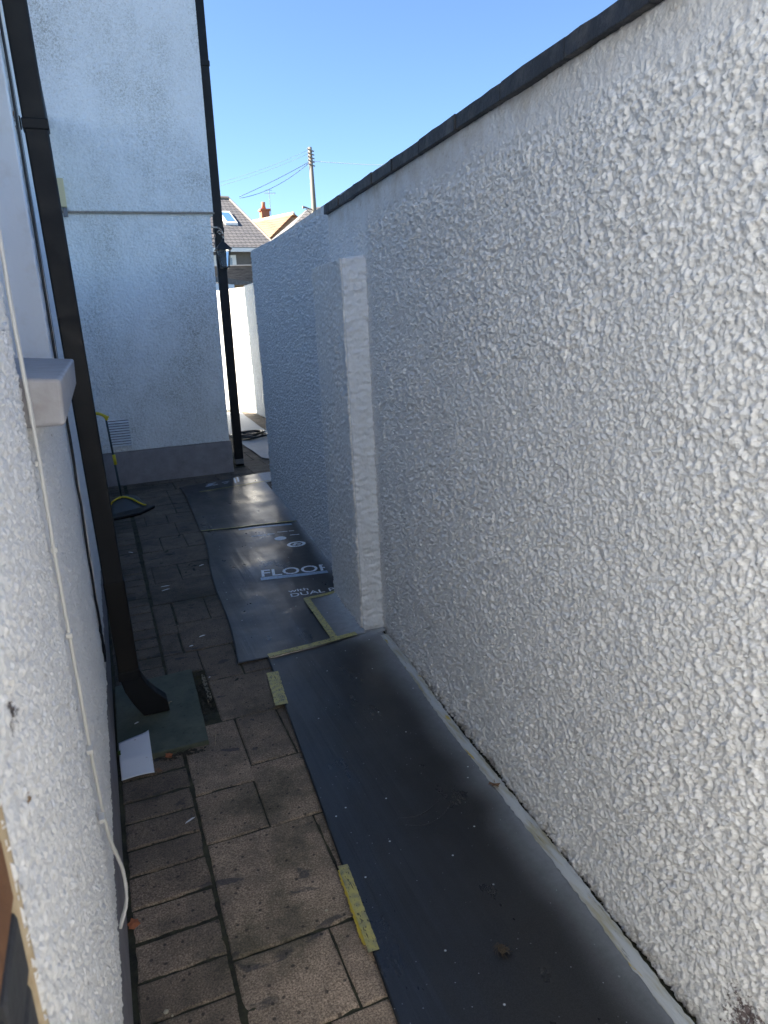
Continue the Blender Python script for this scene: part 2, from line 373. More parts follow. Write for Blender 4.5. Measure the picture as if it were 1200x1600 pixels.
for (x0, x1, y0, y1) in rects:
    g = .0028 if x0 > .1 else .0042
    if x1-x0 < .03: continue
    j = lambda: rnd.uniform(-.0022, .0022)
    c4 = [(x0+g+j(), y0+g+j()), (x1-g+j(), y0+g+j()), (x1-g+j(), y1-g+j()), (x0+g+j(), y1-g+j())]
    z0 = rnd.uniform(-.0015, .0015); tx = rnd.uniform(-.004, .004); ty = rnd.uniform(-.004, .004); cx = (x0+x1)/2; cy = (y0+y1)/2
    zf = lambda p: z0+tx*(p[0]-cx)+ty*(p[1]-cy)
    N_ = 6; ring = []
    for a, b in zip(c4, c4[1:]+c4[:1]):
        for k in range(N_): ring.append((a[0]+(b[0]-a[0])*k/N_+rnd.uniform(-1, 1)*.0011, a[1]+(b[1]-a[1])*k/N_+rnd.uniform(-1, 1)*.0011))
    def ins(p, d): 
        v_ = Vector((cx-p[0], cy-p[1])); s_x = 1-d/((x1-x0)/2); s_y = 1-d/((y1-y0)/2)
        return (cx+(p[0]-cx)*s_x, cy+(p[1]-cy)*s_y)
    L0 = [bm.verts.new((p[0], p[1], -.028)) for p in ring]
    L1 = [bm.verts.new((p[0], p[1], zf(p)-.0045)) for p in ring]
    L2 = [bm.verts.new((*ins(p, .004), zf(p)-.001)) for p in ring]
    L3 = [bm.verts.new((*ins(p, .009), zf(p))) for p in ring]
    t_ = rnd.random(); nn = len(ring)
    for A, B in ((L0, L1), (L1, L2), (L2, L3)):
        for k in range(nn):
            f_ = bm.faces.new((A[k], A[(k+1) % nn], B[(k+1) % nn], B[k])); f_[tone_l] = t_
    f_ = bm.faces.new(L3); f_[tone_l] = t_
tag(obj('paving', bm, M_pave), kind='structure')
M_joint = mat('mossy_joint_sand', (.02, .02, .013), .95); n = NT(M_joint); n.color(n.mix(n.ramp(n.noise(14, 6, .7), [(.35, 0.0), (.7, 1.0)]), (.014, .014, .009), (.07, .068, .036))); n.bump(n.noise(110, 5, .7), 1, .006)
us = np.arange(-.14, 3.0, .02); vs_ = np.arange(-2.5, 14.3, .02)
jo = sheet('paving_joints', M_joint, None, (0, 0, -.007), (1, 0, 0), (0, 1, 0), us, vs_, lambda a, b: .0075*(vnoise(a/.05, b/.05, 5)-.35)*1.0+.004*vnoise(a/.021, b/.021, 6)-.001-.022*((a > .118) & (a < .284) & (b > 2.85) & (b < 3.25)), skirt=0)
tag(jo, kind='structure')

# ------------------------------------------------------------------ boundary wall (right)
S = .0663; Dw = np.array([S, 1, 0]); Dw = Dw/np.linalg.norm(Dw)
def wx(y): return 1.028+S*y
KU = math.sqrt(1+S*S)
bw = empty('boundary_wall', (wx(3), 3, 0))
bw.location = (0, 0, 0)
tag(bw, 'long white roughcast garden wall with dark coping along the right side of the path', 'wall')
def top_z(y): return np.where(y < 3.93, 2.163, 2.175+.0295*(y-3.93))
def right_h(u, v):
    # u runs from far to near along the wall (u = -distance), so that U x V faces the path
    y = -u/KU
    nearm = 1/(1+np.exp((y-3.93)/.06))
    c_ = coarse(u, v); fi = fine(u, v)*1.15
    smooth_top = np.clip((v-2.02+.03*vnoise(u/.07, v/.07, 71))/.08, 0, 1)*nearm
    strip = np.exp(-((y-3.24)/.05)**2)*nearm
    above = ((y > 3.25) & (y < 3.95) & (v > 1.85)).astype(float)
    far_ = np.clip((y-1.9)/1.4, 0, 1); hh = c_*(1+.25*far_)*nearm+fi*(1-nearm)
    hh = hh*(1-.78*smooth_top)*(1-.5*strip)*(1-.3*above)+.003*smooth_top
    low = np.exp(-(v/.02)**2)*.006*vnoise(u/.03, v/.03, 3)
    return hh+low
def right_plane(name, y0, y1, seg_u, zt, dz, hf, off=0, parent=bw, m=M_rw, z0=.0):
    O = (1.028-off, 0, 0); us_ = -spaced(*seg_u)[::-1]*KU
    vs_ = np.arange(z0, zt+dz*.5, dz)
    o = sheet(name, m, parent, O, -Dw, (0, 0, 1), us_*-1*-1, vs_, hf)
    return o
# U = -Dw means moving toward the camera; pass u so that position = O + u*U ; u = -y*KU
def mk_right(name, seg_u, zt, dz, hf, off=0, z0=0.0):
    ys_ = spaced(*seg_u)[::-1]; us_ = -ys_*KU
    return sheet(name, M_rw, bw, (1.028-off, 0, 0), -Dw, (0, 0, 1), us_, np.append(np.arange(z0, zt-dz*.3, dz), zt), hf)
mk_right('wall', ((-9, .6, .03), (.6, 2.0, .0036), (2.0, 3.0, .005), (3.0, 3.93, .006)), 2.163, .0034, right_h)
far_w = mk_right('old_render', ((3.93, 6.84, .0075),), 2.18, .0042, right_h)
far_w.data.materials[0] = M_dash; me = far_w.data; co = np.empty(len(me.vertices)*3, np.float32); me.vertices.foreach_get('co', co); co = co.reshape(-1, 3)
co[:, 2] *= 1+.0135*(co[:, 1]-3.93); me.vertices.foreach_set('co', co.ravel())
# core of the wall, a little behind the rendered face
bm = NB(); T = .22; e = .012
hexa(bm, [(wx(-9)+e, -9, -.02), (wx(-9)+T, -9, -.02), (wx(6.83)+T, 6.83, -.02), (wx(6.83)+e, 6.83, -.02),
          (wx(-9)+e, -9, 2.158), (wx(-9)+T, -9, 2.158), (wx(6.83)+T, 6.83, 2.25), (wx(6.83)+e, 6.83, 2.25)])
obj('wall_core', bm, M_rw, bw)
# buttress
ya, yb, pr, pz = 3.29, 3.90, .115, 1.885
O = (1.028-pr, 0, 0)
sheet('buttress', M_rw, bw, O, -Dw, (0, 0, 1), -np.arange(yb, ya-.001, -.0065)*KU, np.append(np.arange(0, pz-.002, .006), pz), lambda u, v: coarse(u, v, 4)+.004*vnoise(v/.05, u/.05, 9)*(v > pz-.05))
Nw = np.cross(-Dw, (0, 0, 1))
Pn = np.array([1.028-pr+S*ya, ya, 0])
sheet('buttress_end', M_smooth, bw, Pn, -Nw, (0, 0, 1), np.arange(-.003, pr+.018, .0035), np.append(np.arange(0, pz-.002, .0045), pz), lambda u, v: cracks(u, v)-.002, skirt=.02)
bm = NB()
q = lambda x_off, y_, z_: (wx(y_)-x_off, y_, z_)
hexa(bm, [q(pr-.012, ya+.012, -.01), q(-.01, ya+.012, -.01), q(-.01, yb-.005, -.01), q(pr-.012, yb-.005, -.01), q(pr-.012, ya+.012, pz+.002), q(-.01, ya+.012, pz+.018), q(-.01, yb-.005, pz+.018), q(pr-.012, yb-.005, pz+.002)])
obj('buttress_top', bm, M_smooth, bw, bevel=.006)
# coping
bm = NB(); y = 3.935; rr = random.Random(5)
while y > -9:
    Lc = rr.uniform(.27, .33); y2 = y-Lc+.003
    dz = rr.uniform(-.0015, .0015); ov = .026+rr.uniform(-.004, .004); d2 = rr.uniform(-.003, .003)
    n_ = 5; prev = None
    for k in range(n_+1):
        yy = y+(y2-y)*k/n_; wob = rr.uniform(-.003, .003)
        x0 = wx(yy)-ov+wob; x1 = wx(yy)+T+.03; zb = 2.163+dz+wob*.6; zt_ = 2.209+dz+d2*k/n_+rr.uniform(-.0015, .0015)
        ring = [bm.verts.new(p) for p in ((x0, yy, zb), (x1, yy, zb), (x1, yy, zt_), (x0+.003, yy, zt_))]
        if prev:
            for i in range(4): bm.faces.new((prev[i], prev[(i+1) % 4], ring[(i+1) % 4], ring[i]))
        else: bm.faces.new(ring)
        prev = ring
    bm.faces.new(prev[::-1]); y -= Lc
obj('coping', bm, M_coping, bw, bevel=.003)

# ------------------------------------------------------------------ house (left block and the block closing the view)
hs = empty('house'); tag(hs, 'white roughcast house with grey plinth and black downpipes on the left', 'house')
XL = -.125
def left_h(u, v): return .0052*blobs(u, v, .0105, 12, .35, 1.0, .1, .8)+.0028*blobs(u, v, .006, 14, .4, 1.0, .0)+.004*vnoise(u/.13, v/.13, 7)
def left_sheet(y0, y1, dy, z0, z1, dz, off=0., hf=left_h, m=M_lw, name='roughcast_wall'):
    return sheet(name, m, hs, (XL-.006+off, 0, 0), (0, 1, 0), (0, 0, 1), np.append(np.arange(y0, y1-dy*.3, dy), y1), np.append(np.arange(z0, z1-dz*.3, dz), z1), hf)
left_sheet(.60, 1.39, .0024, .33, 2.6, .0028)
left_sheet(1.39, 2.74, .0036, .33, 1.475, .0032, off=-.002)
left_sheet(2.74, 8.1, .016, .28, 3.2, .012, off=-.008, hf=lambda u, v: medium(u, v, 3)+.003*np.exp(-((u-2.75)/.02)**2)*vnoise(v/.03, u/.02, 5))
# body of the left block: brickwork near the camera, masonry core, upper storey
bm = NB()
Xi = XL-.02
box(bm, (-7, .60, -.02), (Xi, 1.385, 3.5)); box(bm, (-7, 1.388, -.02), (Xi-.006, 2.738, 1.46)); box(bm, (-7, 2.742, -.02), (Xi-.010, 8.095, 3.5))
box(bm, (-7, 1.388, 2.75), (Xi-.004, 2.738, 3.5)); box(bm, (-7, 1.388, 1.461), (-.42, 2.738, 2.749))
box(bm, (-7, .25, -.02), (Xi-.018, .597, 3.5))
obj('wall_core', bm, M_lw, hs)
# window reveal, frame and pane
bm = NB(); box(bm, (-.30, 2.700, 1.50), (XL-.004, 2.737, 2.748)); box(bm, (-.30, 1.389, 1.50), (XL-.008, 1.415, 2.748)); box(bm, (-.30, 1.418, 2.715), (XL-.008, 2.697, 2.748))
obj('window_reveal', bm, M_smooth, hs, bevel=.006)
bm = NB()
for lo, hi in (((-.30, 1.418, 1.502), (-.235, 1.478, 2.712)), ((-.30, 2.638, 1.502), (-.235, 2.698, 2.712)), ((-.30, 1.48, 1.502), (-.237, 2.636, 1.56)), ((-.30, 1.48, 2.655), (-.237, 2.636, 2.712)), ((-.297, 2.02, 1.562), (-.239, 2.08, 2.653))): box(bm, lo, hi)
wf = obj('window', bm, M_frame, hs, bevel=.006)
bm = NB(); box(bm, (-.275, 1.481, 1.563), (-.262, 2.635, 2.652)); obj('pane', bm, M_pane, wf)
bm = NB()
hexa(bm, [(-.26, 1.39, 1.445), (-.062, 1.39, 1.445), (-.062, 2.52, 1.445), (-.26, 2.52, 1.445), (-.26, 1.39, 1.545), (-.058, 1.39, 1.527), (-.058, 2.52, 1.527), (-.26, 2.52, 1.545)])
so = obj('window_sill', bm, M_sill, hs, bevel=.007, seg=3)
# plinth of left block
bm = NB(); box(bm, (-.5, .26, -.02), (-.134, 8.088, .345)); obj('plinth', bm, M_plinth, hs, bevel=.004)
# brick quoin showing past the end of the render, nearest the camera
bm = NB(); rb = random.Random(9); z = .35
M_brick = mat('dark_stone_brick', (.05, .05, .055), .8); n = NT(M_brick)
c = n.mix(n.noise(24, 6, .7), (.018, .020, .024), (.085, .085, .09)); n.color(c); n.bump(n.noise(30, 6, .7), .9, .006)
M_brick2 = mat('orange_brick', (.36, .15, .05), .8); n = NT(M_brick2); n.color(n.mix(n.noise(30, 5), (.13, .06, .03), (.30, .14, .06))); n.bump(n.noise(40, 6, .7), .9, .006)
bo = NB(); k = 0
while z < 3.4:
    h_ = .068; tgt = bo if k == 10 else bm
    y_ = -1.25 - (k % 2)*.11
    yy = .600
    while yy > .3:
        L_ = .21 if not (yy == .600 and k % 2) else .10
        box(tgt if True else bm, (-.20, max(yy-L_, .26), z), (-.129+rb.uniform(-.003, .003), yy, z+h_)); yy -= L_+.01
    z += .078; k += 1
obj('brickwork', bm, M_brick, hs, bevel=.006); obj('orange_brick', bo, M_brick2, hs, bevel=.006)
M_mortar = mat('cream_mortar', (.50, .42, .28), .85); n = NT(M_mortar); n.color(n.mix(n.noise(30, 5), (.58, .50, .36), (.36, .24, .12))); n.bump(n.noise(50, 5), .8, .006)
sheet('mortar_edge', M_mortar, hs, (-.136, 0, 0), (0, 1, 0), (0, 0, 1), np.arange(.598, .6055, .0015), np.arange(.345, 3.2, .008), lambda u, v: .007+.005*np.clip((u-.598)/.006, 0, 1)**.6*(.75+.25*vnoise(u/.01, v/.03, 4)), skirt=.02)

# gable block closing the view (faces the camera at Y = 8.1)
YH = 8.1
def gable_sheet(x0, x1a, x1b, z0, z1, y, dx, name):
    us_ = np.arange(x0, x1a+.0001, dx); vs_ = np.append(np.arange(z0, z1-.004, dx), z1)
    o = sheet(name, M_hw, hs, (0, y, 0), (1, 0, 0), (0, 0, 1), us_, vs_, lambda u, v: 1.25*medium(u, v, 7)+.004*np.exp(-((v-z0)/.03)**2)*vnoise(u/.03, v/.03, 3))
    me = o.data; co = np.empty(len(me.vertices)*3, np.float32); me.vertices.foreach_get('co', co); co = co.reshape(-1, 3)
    t = np.clip((co[:, 2]-z0)/(z1-z0), 0, 1); k_ = (co[:, 0]-x0)/(x1a-x0); co[:, 0] += k_*t*(x1b-x1a)
    me.vertices.foreach_set('co', co.ravel()); return o
gable_sheet(-.3, 1.300, 1.345, .365, 2.745, YH-.012, .0062, 'gable_wall')
gable_sheet(-.4, 1.383, 1.430, 2.775, 5.4, YH-.030, .0075, 'gable_wall')
bm = NB()
hexa(bm, [(-7, YH+.0, -.02), (1.29, YH+.0, -.02), (1.29, 14.1, -.02), (-7, 14.1, -.02), (-7, YH+.0, 2.74), (1.335, YH+.0, 2.74), (1.335, 14.1, 2.74), (-7, 14.1, 2.74)])
hexa(bm, [(-7, YH-.01, 2.742), (1.373, YH-.01, 2.742), (1.373, 14.1, 2.742), (-7, 14.1, 2.742), (-7, YH-.01, 5.9), (1.427, YH-.01, 5.9), (1.427, 14.1, 5.9), (-7, 14.1, 5.9)])
obj('wall_core', bm, M_hw, hs)
bm = NB(); box(bm, (-.13, YH-.018, -.02), (1.318, 13.39, .362)); obj('gable_plinth', bm, M_plinth, hs, bevel=.005)
M_bead = mat('weathered_bead', (.34, .31, .26), .7); n = NT(M_bead); n.color(n.mix(n.noise(25, 5, .7), (.48, .45, .40), (.10, .08, .06)))
bm = NB(); box(bm, (-.13, YH-.052, 2.757), (1.388, YH-.012, 2.772)); obj('drip_bead', bm, M_bead, hs, bevel=.003)
# roofs (cast the shade; pitched slate)
M_roof = mat('roof_slate', (.07, .07, .08), .6)
bm = NB()
box(bm, (-7.1, .2, 3.5), (-.08, 8.06, 3.6))
for (x0, x1, y0, y1) in ((-7.2, 1.60, 8.1, 14.15),):
    xm = (x0+x1)/2
    zr = 5.9
    poly_prism(bm, [(x0, y0, zr), (x1, y0, zr), (x1, y0, zr+.08), (xm, y0, zr+1.8), (x0, y0, zr+.08)], (0, y1-y0-.01, 0))
obj('roof', bm, M_roof, hs)
# air vent
bm = NB(); box(bm, (.035, YH-.028, .395), (.268, YH-.006, .715)); vt = obj('air_vent', bm, M_hw, hs, bevel=.003)
bm = NB()
for k in range(10): 
    z = .428+k*.0275
    hexa(bm, [(.05, YH-.046, z), (.255, YH-.046, z), (.255, YH-.029, z+.010), (.05, YH-.029, z+.010), (.05, YH-.046, z+.005), (.255, YH-.046, z+.005), (.255, YH-.029, z+.019), (.05, YH-.029, z+.019)])
obj('slats', bm, M_smooth, vt)
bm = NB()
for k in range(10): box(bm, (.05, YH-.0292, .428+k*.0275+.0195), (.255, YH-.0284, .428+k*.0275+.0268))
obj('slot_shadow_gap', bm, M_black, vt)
# cream box high on the gable
bm = NB(); box(bm, (-.12, YH-.11, 2.80), (-.028, YH-.035, 3.06)); jb = obj('junction_box', bm, M_cream, hs, bevel=.008)
bm = NB(); box(bm, (-.072, YH-.10, 2.715), (-.030, YH-.05, 2.797)); obj('cable_gland', bm, M_grey_pl, jb, bevel=.006)
# near downpipe
bm = NB()
sec = [(-.088, 2.90), (-.012, 2.90), (-.012, 2.965), (-.088, 2.965)]
def pipe_box(bm, x0, x1, y0, y1, za, zb, lean=0.0, x_at=0):
    hexa(bm, [(x0+lean*za, y0, za), (x1+lean*za, y0, za), (x1+lean*za, y1, za), (x0+lean*za, y1, za), (x0+lean*zb, y0, zb), (x1+lean*zb, y0, zb), (x1+lean*zb, y1, zb), (x0+lean*zb, y1, zb)])
LN = -.0125
pipe_box(bm, -.080, -.004, 2.90, 2.965, .60, 3.48, LN)
dp = obj('downpipe', bm, M_pipe, hs, bevel=.007, seg=3)
M_pipe2 = mat('brown_black_pipe', (.012, .012, .012), .55, spec=.25); n = NT(M_pipe2); n.color(n.mix(n.ramp(n.noise(4, 4, .6, n.mapped((1, 1, .5))), [(.4, 0.0), (.7, 1.0)]), (.007, .007, .008), (.014, .013, .012))); n.bump(n.noise(40, 3), .2, .002)
bm = NB(); pipe_box(bm, -.083, -.001, 2.897, 2.968, .225, .64, LN); obj('lower_length', bm, M_pipe2, dp, bevel=.007, seg=3)
bm = NB(); pipe_box(bm, -.087, .003, 2.893, 2.972, .205, .245, LN)
hexa(bm, [(-.082, 2.90, .215), (-.002, 2.90, .215), (-.002, 2.965, .215), (-.082, 2.965, .215), (-.088, 2.897, .228), (.003, 2.897, .228), (.003, 2.97, .228), (-.088, 2.97, .228)])
obj('collar', bm, M_pipe, dp, bevel=.004)
bm = NB()
pr_ = [((-.084, .212), (-.002, .212)), ((-.072, .150), (.018, .165)), ((-.045, .085), (.050, .120)), ((-.020, .040), (.090, .075)), ((-.012, .024), (.095, .024))]
prev = None
for (l, r) in pr_:
    ring = [bm.verts.new(p) for p in ((l[0], 2.898, l[1]), (r[0], 2.898, r[1]), (r[0], 2.966, r[1]), (l[0], 2.966, l[1]))]
    if prev:
        for i in range(4): bm.faces.new((prev[i], prev[(i+1) % 4], ring[(i+1) % 4], ring[i]))
    else: bm.faces.new(ring)
    prev = ring
bm.faces.new(prev[::-1]); obj('shoe', bm, M_pipe, dp, bevel=.005)
bm = NB(); zb = 2.28
pipe_box(bm, -.084, .0, 2.896, 2.968, zb, zb+.035, LN); box(bm, (-.16, 2.915, zb+.005), (-.115, 2.945, zb+.045)); 
br = obj('bracket', bm, M_pipe, dp, bevel=.004)
bm = NB(); box(bm, (-.15, 2.905, zb-.005), (-.128, 2.955, zb+.055)); obj('lug', bm, M_clip, br, bevel=.004)
# far downpipe at the gable corner
bm = NB(); pipe_box(bm, 1.402, 1.500, 8.42, 8.50, .0, 5.5, .0128); d2 = obj('downpipe', bm, M_pipe, hs, bevel=.006)
bm = NB()
for z in (2.62, 4.25):
    bm = NB(); pipe_box(bm, 1.396, 1.506, 8.41, 8.51, z, z+.05, .0128); obj('collar', bm, M_pipe, d2, bevel=.004)
bm = NB(); pipe_box(bm, 1.402, 1.5, 8.415, 8.505, .02, .08, 0); obj('foot_socket', bm, M_grey_pl, d2, bevel=.004)
# cables on the left wall
def smooth_path(P, k=6):
    P = [Vector(p) for p in P]; out = []
    for i in range(len(P)-1):
        a, b, c_, d = P[max(i-1, 0)], P[i], P[i+1], P[min(i+2, len(P)-1)]
        for j in range(k):
            t = j/k; out.append(tuple(.5*((2*b)+(c_-a)*t+(2*a-5*b+4*c_-d)*t*t+(3*b-a-3*c_+d)*t**3)))
    out.append(tuple(P[-1])); return out
def wob(pts, k=6, a=.003, s=1):
    r = random.Random(s); out = []
    for p, q_ in zip(pts, pts[1:]):
        for i in range(k): out.append([p[j]+(q_[j]-p[j])*i/k+r.uniform(-a, a) for j in range(3)])
    out.append(list(pts[-1])); return out
bm = NB()
cx = XL+.010
main = smooth_path([(cx, 1.40, 3.1), (cx, 1.395, 2.2), (cx, 1.385, 1.75), (cx, 1.375, 1.62), (cx+.002, 1.37, 1.42), (cx, 1.37, 1.2), (cx, 1.385, .9), (cx, 1.40, .73), (cx+.002, 1.42, .60), (cx+.006, 1.43, .54), (cx+.013, 1.45, .48), (cx+.018, 1.45, .43), (cx+.015, 1.43, .385), (cx-.004, 1.40, .35)])
tube(bm, wob(main, 1, .0005, 2), .0034); tube(bm, wob([(x, y_+.008, z_) for x, y_, z_ in main], 1, .0005, 3), .0034)
cab = obj('cable', bm, M_white_cable, hs, smooth=True)
bm = NB(); rc = random.Random(4)
for z in (1.38, 1.22, 1.05, .80, .64):
    bm = NB(); box(bm, (cx-.006, 1.368, z), (cx+.006, 1.395, z+.010)); obj('cable_clip', bm, M_white_cable, cab, bevel=.002)
bm = NB()
for (yy, s_, xo) in ((2.80, 5, .004), (2.845, 6, .004)):
    tube(bm, wob([(XL+.004, yy, 3.1), (XL+.004, yy, 1.5), (XL+.006, yy-.01, .9), (XL+.003, yy+.02, .5), (XL, yy+.05, .33)], 7, .002, s_), .0045)
tag(obj('cable', bm, M_black, hs, smooth=True), 'pair of thin black cables running down beside the near downpipe')
bm = NB(); tube(bm, wob([(XL+.004, 2.822, 3.1), (XL+.004, 2.822, 1.5), (XL+.006, 2.812, .9), (XL+.003, 2.84, .5)], 7, .002, 8), .0055)
tag(obj('cable', bm, M_white_cable, hs, smooth=True), 'thin white cable between the black cables')
# lantern on scroll bracket at the gable corner
def spiral(cx_, y_, cz, r0, r1, a0, a1, n_=26):
    return [(cx_+(r0+(r1-r0)*i/n_)*math.cos(a0+(a1-a0)*i/n_), y_, cz+(r0+(r1-r0)*i/n_)*math.sin(a0+(a1-a0)*i/n_)) for i in range(n_+1)]
bm = NB(); Yl = 8.30
box(bm, (1.33, Yl-.012, 2.40), (1.342, Yl+.012, 2.68))
tube(bm, spiral(1.385, Yl, 2.575, .048, .012, 2.2, 9.2), .0065, 6)
tube(bm, spiral(1.378, Yl, 2.480, .036, .010, -1.6, -8.0), .006, 6)
tube(bm, [(1.34, Yl, 2.65), (1.37, Yl, 2.66), (1.41, Yl, 2.655)]+spiral(1.43, Yl, 2.585, .070, .066, 1.4, -.3, 12)+[(1.50, Yl, 2.54)], .0085, 6)
tube(bm, spiral(1.465, Yl, 2.60, .025, .008, 3.1, -3.2), .005, 6)
wl = obj('wall_lantern', bm, M_iron, hs, smooth=True)
def frustum(bm, cx_, cy_, z0, z1, r0, r1, n_=4, rot=math.pi/4):
    a = [bm.verts.new((cx_+r0*math.cos(rot+k*2*math.pi/n_), cy_+r0*math.sin(rot+k*2*math.pi/n_), z0)) for k in range(n_)]
    b = [bm.verts.new((cx_+r1*math.cos(rot+k*2*math.pi/n_), cy_+r1*math.sin(rot+k*2*math.pi/n_), z1)) for k in range(n_)]
    bm.faces.new(a[::-1]); bm.faces.new(b)
    for k in range(n_): bm.faces.new((a[k], a[(k+1) % n_], b[(k+1) % n_], b[k]))
lx, ly = 1.485, 8.30
bm = NB(); frustum(bm, lx, ly, 2.43, 2.50, .115, .035); frustum(bm, lx, ly, 2.50, 2.54, .022, .012); frustum(bm, lx, ly, 2.422, 2.432, .122, .118)
obj('lantern_roof', bm, M_black_iron, wl, bevel=.002)
bm = NB()
for k in range(4):
    a = math.pi/4+k*math.pi/2
    tube(bm, [(lx+.095*math.cos(a), ly+.095*math.sin(a), 2.425), (lx+.058*math.cos(a), ly+.058*math.sin(a), 2.245)], .0045, 6)
frustum(bm, lx, ly, 2.235, 2.248, .066, .066); frustum(bm, lx, ly, 2.215, 2.235, .02, .04)
obj('lantern_cage', bm, M_black_iron, wl)
bm = NB(); frustum(bm, lx, ly, 2.252, 2.42, .050, .086); obj('lantern_glass', bm, M_glass, wl)

# ------------------------------------------------------------------ floor protection sheets
def zmat_np(x, y, amp=1.0):
    w_ = .25*(vnoise(x/.5, y/.7, 203)-.5)
    return .0125+amp*(.016*(vnoise(x/.75+2, (y+w_)/.42, 201)-.5)+.0055*(vnoise(x/.22, (y+w_)/.24, 202)-.5)+.0016*(vnoise(x/.035, y/.6, 204)-.5))
def zmat(x, y, amp=1.0):
    return float(zmat_np(np.array([float(x)]), np.array([float(y)]), amp)[0])
def floor_sheet(name, A, B, C, D, nu, nv, amp=1.0, lift=0.0, spray_w=.10, curl=0.0, level=0.0, edge_l=None, follow=False):
    """A near-left, B near-right, C far-right, D far-left"""
    A, B, C, D = (np.array(p, float) for p in (A, B, C, D))
    s, t = np.meshgrid(np.linspace(0, 1, nu), np.linspace(0, 1, nv), indexing='ij')
    P = (1-s)[..., None]*(1-t)[..., None]*A+s[..., None]*(1-t)[..., None]*B+s[..., None]*t[..., None]*C+(1-s)[..., None]*t[..., None]*D
    x, y = P[..., 0], P[..., 1]
    if edge_l: x = x+(1-s)*edge_l(t)
    if follow: xr = 1.028+S*y-np.where((y > 3.27) & (y < 3.92), .125, .012)-.0; x = x+(xr-x)*np.clip((s-.75)/.25, 0, 1)
    dist = (1.028+S*y)-x-np.where((y > 3.27) & (y < 3.92), .115, 0)
    z = .0035+level+np.maximum(zmat_np(x, y, amp), .0045)+curl*np.exp(-np.maximum(dist, 0)/.03)
    nz = vnoise(y*0+3.5, y/.45, 77)*.7+vnoise(x/.2, y/.12, 78)*.3; spray = np.clip(1-dist/(spray_w*(.5+.9*nz)), 0, 1)**1.6*.85
    spray = np.maximum(spray, .85*np.exp(-((x-1.20)/.17)**2-((y-3.27)/.10)**2)*(.6+.6*nz)); spray = np.clip(spray, 0, 1)
    pad = lambda a: np.pad(a, 1, mode='edge')
    x, y, z, spray = pad(x), pad(y), pad(z), pad(spray)
    for sl in ((0, slice(None)), (-1, slice(None)), (slice(None), 0), (slice(None), -1)): z[sl] = z[sl]-.0035
    P = np.stack([x, y, z], -1); a, b = x.shape; idx = np.arange(a*b).reshape(a, b)
    F = np.stack([idx[:-1, :-1], idx[1:, :-1], idx[1:, 1:], idx[:-1, 1:]], -1).reshape(-1, 4)
    me = bpy.data.meshes.new(name); me.from_pydata(P.reshape(-1, 3).tolist(), [], F.tolist())
    me.polygons.foreach_set('use_smooth', [True]*len(F))
    at = me.attributes.new('spray', 'FLOAT', 'POINT'); at.data.foreach_set('value', spray.astype(np.float32).ravel())
    me.materials.append(M_mat); o = bpy.data.objects.new(name, me); COL.objects.link(o)
    so_ = o.modifiers.new('solid', 'SOLIDIFY'); so_.thickness = .003; so_.offset = -1
    return o
G_ = 'black plastic floor protection sheets laid along the path'
near = floor_sheet('floor_protection_sheet', (.325, -.34), (wx(-.34)-.034, -.34), (1.215, 3.262), (.593, 3.215), 60, 260, amp=.55, spray_w=.20)
tag(near, 'longest black plastic floor sheet, nearest the camera, taped along the right wall', 'floor sheet', G_)
sb = floor_sheet('floor_protection_sheet', (.447, 3.235), (1.10, 3.225), (1.387, 5.60), (.615, 5.72), 70, 240, level=-.0028, curl=.012, follow=True, edge_l=lambda t: .012*np.sin(t*9))
tag(sb, 'black floor sheet printed FLOOR and DUAL, lying beside the wall buttress', 'floor sheet', G_)
sc_ = floor_sheet('floor_protection_sheet', (.612, 5.70), (1.392, 5.58), (1.487, 7.30), (.655, 7.08), 60, 160, level=.0005, curl=.016, spray_w=.2, follow=True)
tag(sc_, 'plain glossy black floor sheet between two thin tape seams near the far end', 'floor sheet', G_)
sd_ = floor_sheet('floor_protection_sheet', (.655, 7.06), (1.60, 7.30), (1.68, 7.76), (.645, 7.57), 60, 50, level=-.0010)
tag(sd_, 'farthest short black floor sheet in front of the house end wall, with faint upside-down print', 'floor sheet', G_)
off = floor_sheet('floor_protection_sheet', (.965, 3.255), (1.125, 3.25), (1.168, 3.875), (.985, 3.86), 26, 60, level=.0035, spray_w=.34, curl=.01)
tag(off, 'small offcut of floor sheet edged with yellow tape at the foot of the buttress', 'floor sheet', G_)
se_ = floor_sheet('floor_protection_sheet', (1.78, 8.72), (2.2, 8.0), (2.50, 13.9), (1.75, 13.9), 40, 140, level=.0, spray_w=.02)
tag(se_, 'shiny floor sheet catching bright light beyond the house corner', 'floor sheet', G_)

